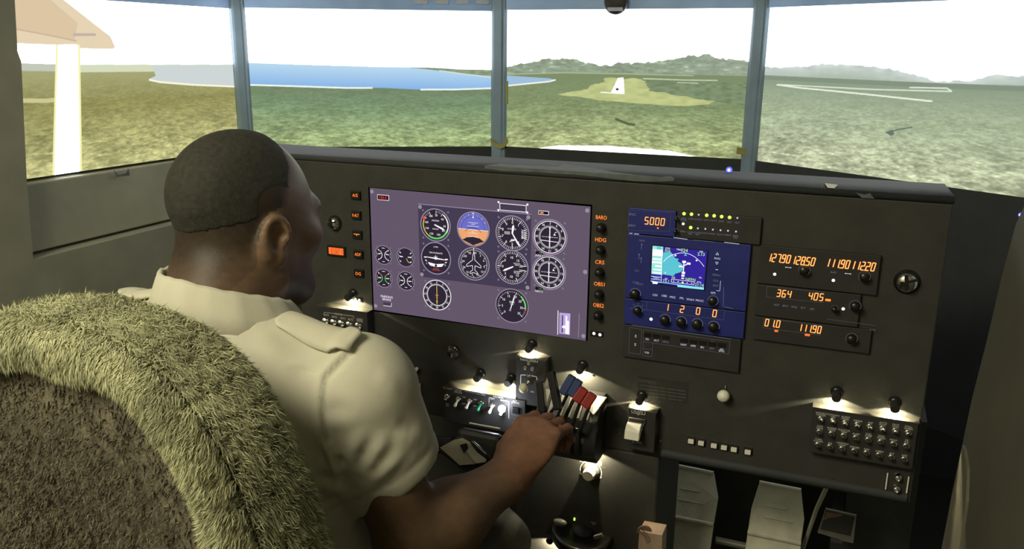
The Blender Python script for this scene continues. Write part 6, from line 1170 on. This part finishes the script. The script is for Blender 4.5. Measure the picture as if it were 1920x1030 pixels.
mb.add(back[:n] + fr_[:n], [(i, n + i, n + i + 1, i + 1) for i in range(n - 1)], K['seat'], True); part(mb, 'seat_back', t)
part(MB().bx(SX - .25, SX + .25, .60, 1.06, .24, .335, K['seat']), 'seat_cushion', t, bevel=.025); part(MB().bx(SX - .2, SX + .2, .56, .98, .0, .24, K['rubber']), 'seat_base', t, bevel=.01); part(MB().bx(SX - .2, SX + .2, .575, .63, .2, .45, K['rubber']), 'back_hinge', t)
cov = thing('sheepskin_cover', 'shaggy olive-green sheepskin draped over the top and side of the seat back', 'seat cover', (SX, .6, .42))
prof = [(-.016, YR - .006), (-.008, YR - .010), (.0, YR - .008), (.007, YR + .008), (.011, YR + .035), (.013, .60), (.010, YF - .012), (-.004, YF + .008), (-.035, YF + .014), (-.07, YF + .016)]
LO = 14; HI_ = n - 14; ids = list(range(LO, HI_, 2)); base = np.array([[ringpt(i, o, y) for o, y in prof] for i in ids]); wob = np.array([[.004 * math.sin(i * .31 + 1.3) + .006 * math.sin(i * .113) for _ in prof] for i in ids]); 
base[:, 0, 0] -= 0; na, nb = base.shape[:2]
for a in range(na):
    w = wob[a, 0]; e = NO[ids[a]]; base[a, 0, 0] -= e[0] * w * 1.5; base[a, 0, 2] -= e[1] * w * 1.5
q = np.array([(a * nb + b, (a + 1) * nb + b, (a + 1) * nb + b + 1, a * nb + b + 1) for a in range(na - 1) for b in range(nb - 1)])
FUR = attr_mat('olive_sheepskin', None, .9)
o_base = np_mesh('hide', base.reshape(-1, 3), q, cov, mat('olive_hide', (.24, .24, .11), .9, bump=.4))
# tufts of fleece: bent ribbons that grow out of the hide and droop
def normals(B):
    du = np.gradient(B, axis=0); dv = np.gradient(B, axis=1); nn = np.cross(dv, du); nn /= np.linalg.norm(nn, axis=2)[..., None] + 1e-9; return nn, du / (np.linalg.norm(du, axis=2)[..., None] + 1e-9), dv / (np.linalg.norm(dv, axis=2)[..., None] + 1e-9)
NN, DU, DV = normals(base)
ctr = np.array([SX, .6, .7]); 
if ((base - ctr) * NN).sum() < 0: NN = -NN
NF = 150000; fa = rng.random(NF) * (na - 1.001); fb = rng.beta(1.0, 1.25, NF) * (nb - 1.001); ia, ib = fa.astype(int), fb.astype(int); wa, wb = (fa - ia)[:, None], (fb - ib)[:, None]
def smp(G_): return (G_[ia, ib] * (1 - wa) + G_[ia + 1, ib] * wa) * (1 - wb) + (G_[ia, ib + 1] * (1 - wa) + G_[ia + 1, ib + 1] * wa) * wb
p0 = smp(base); nn = smp(NN); du = smp(DU); dv = smp(DV)
cl = vn(fa * 2.1 + 20, fb * 3.4 + 9); cl2 = vn(fa * .45 + 60, fb * .9 + 30); Lf = (.006 + .005 * rng.random(NF) + .007 * cl) * np.where(fb < 1.6, 1.25, 1.)
comb = -dv * (.75 * (fb < 3.2))[:, None] + np.array([0, 0, -1.]) * .55 + du * ((cl - .5) * 1.6)[:, None] + rng.normal(0, .2, (NF, 3)); 
d1 = nn + comb * .35; d1 /= np.linalg.norm(d1, axis=1)[:, None]; d2 = nn * .35 + comb; d2 /= np.linalg.norm(d2, axis=1)[:, None]
m1 = p0 + d1 * (Lf * .45)[:, None]; tip = m1 + d2 * (Lf * .65)[:, None]; sd = np.cross(d1, rng.normal(0, 1, (NF, 3))); sd /= np.linalg.norm(sd, axis=1)[:, None] + 1e-9; w0 = (.0005 + .0004 * rng.random(NF))[:, None]
Vf = np.stack([p0 - sd * w0, p0 + sd * w0, m1 - sd * w0 * .9, m1 + sd * w0 * .9, tip], 1).reshape(-1, 3); k5 = np.arange(NF)[:, None] * 5
Tf = np.concatenate([k5 + [0, 1, 3], k5 + [0, 3, 2], k5 + [2, 3, 4]]); tone = (.6 + .55 * cl2 + .2 * rng.random(NF))[:, None]; cf = np.array([.5, .505, .32]) * tone; cf = np.repeat(cf, 5, 0); cf[0::5] *= .8; cf[1::5] *= .8
np_mesh('fleece', Vf, Tf, cov, FUR, False, cf, kind='stuff')
# short nap on the brown seat back
NN2 = 24000; xi = rng.integers(2, n - 2, NN2); kk = rng.random(NN2) * .9; pz = .40 + (OUT[xi, 1] - .40) * (1 - (1 - kk) * .5); px_ = SX + OUT[xi, 0] * kk; b0 = np.stack([px_, np.full(NN2, YR - .006), pz], 1); b0[:, 1] += np.where(kk > .75, (kk - .75) * .06, -.003)
tp = b0 + np.stack([rng.normal(0, .003, NN2), -.003 - .003 * rng.random(NN2), -.003 + rng.normal(0, .003, NN2)], 1); sdv = rng.normal(0, .0006, (NN2, 3)); Vn = np.stack([b0 - sdv, b0 + sdv, tp], 1).reshape(-1, 3); o = np_mesh('nap', Vn, np.arange(NN2 * 3).reshape(-1, 3), t, K['seat'], False, kind='stuff')

# ------------------------------------------------------------------ control yoke with its clip, note and pen
hub = P(893, 800, 1.10); t = thing('control_yoke', 'black control yoke in front of the pilot with a pale clip edge', 'yoke', tuple(hub)); hb = np.array(hub)
part(MB().tube([(hb[0] - .03, 1.284, hb[2] - .15), (hb[0], 1.12, hb[2] - .06)], .013, K['gloss'], 16), 'column', t)
part(MB().box(hb + [0, .01, -.045], (.075, .03, .06), K['rubber'], Matrix.Rotation(-.35, 3, 'X')), 'hub', t, bevel=.008)
part(MB().tube([hb + [-.04, 0, -.04], hb + [-.13, 0, -.055], hb + [-.165, -.005, -.03], hb + [-.172, -.01, .03]], [.014, .014, .015, .014], K['gloss'], 12), 'grip', t); 
part(MB().tube([hb + [.03, .0, -.06], hb + [.05, .01, -.075], hb + [.06, .012, -.07], hb + [.064, .012, -.055]], [.013, .013, .013, .012], K['gloss'], 12), 'grip', t)
part(MB().tube([P(880, 793.5, 1.085), P(938, 804, 1.085)], .0011, K['white'], 8), 'clip_edge', t, 'pale metal clip edge')
yp = 1.045
def tilt(pts, y0, ky): return [P(x, y, y0 + (860 - y) * ky) for x, y in pts]
bd = tilt(((818, 842), (866, 815), (930, 868), (872, 884)), yp + .003, .0006); part(slab(bd, .004, K['rubber'], (0, .55, -.83)), 'clip_board', t); part(MB().tube([(np.array(bd[1]) + np.array(bd[2])) / 2 + [0, .004, -.004], hb + [0, 0, -.05]], .008, K['rubber'], 8), 'board_arm', t)
def leaf(pts, name, label, cat, m, up=0., th=.0006): b = tilt(pts, yp - up, .0006); return single(slab(b, th, m, (0, -.55, .83)), name, label, cat)
leaf(((825, 840), (851, 826), (867, 822), (880, 829), (897, 852), (890, 871), (862, 873)), 'paper_note', 'cream paper note with ink marks on the yoke\'s clipboard', 'paper', K['paper'], .002)
leaf(((871, 843), (880, 838), (912, 862), (911, 867), (893, 870)), 'memo_card', 'narrow white memo card lying over the cream note', 'card', K['card'], .004, .0008)
b = tilt(((884, 828), (922, 862)), yp - .008, .0006); t = thing('pen', 'black and silver pen lying along the white memo card', 'pen', tuple(b[0])); pa, pb = Vector(b[0]), Vector(b[1]); dr_ = (pb - pa).normalized()
part(MB().tube([pa, pa + dr_ * .004, pb - dr_ * .006, pb], [.0018, .003, .003, .0008], K['gloss'], 10), 'barrel', t); part(MB().tube([pa + dr_ * .002 + Vector((.001, -.003, .0025)), pa + dr_ * .036 + Vector((.001, -.003, .0025))], .0008, K['chrome'], 6), 'clip', t)
b = tilt(((863, 837), (876, 833), (878, 841), (870, 850)), yp - .005, .0006); single(slab(b, .003, K['gloss'], (0, -.55, .83)), 'binder_clip', 'black binder clip holding the paper note', 'clip')
# ceiling lamp behind the viewer
t = thing('ceiling_lamp', 'small round warm ceiling lamp behind the seats', 'lamp', (LAMP_AT[0], LAMP_AT[1], RZ)); part(MB().lathe((LAMP_AT[0], LAMP_AT[1], RZ), (0, 0, -1), [(.17, -.002), (.17, .03), (.16, .05), (.145, .05), (.145, .03), (0, .03)], K['white'], 32), 'rim', t)
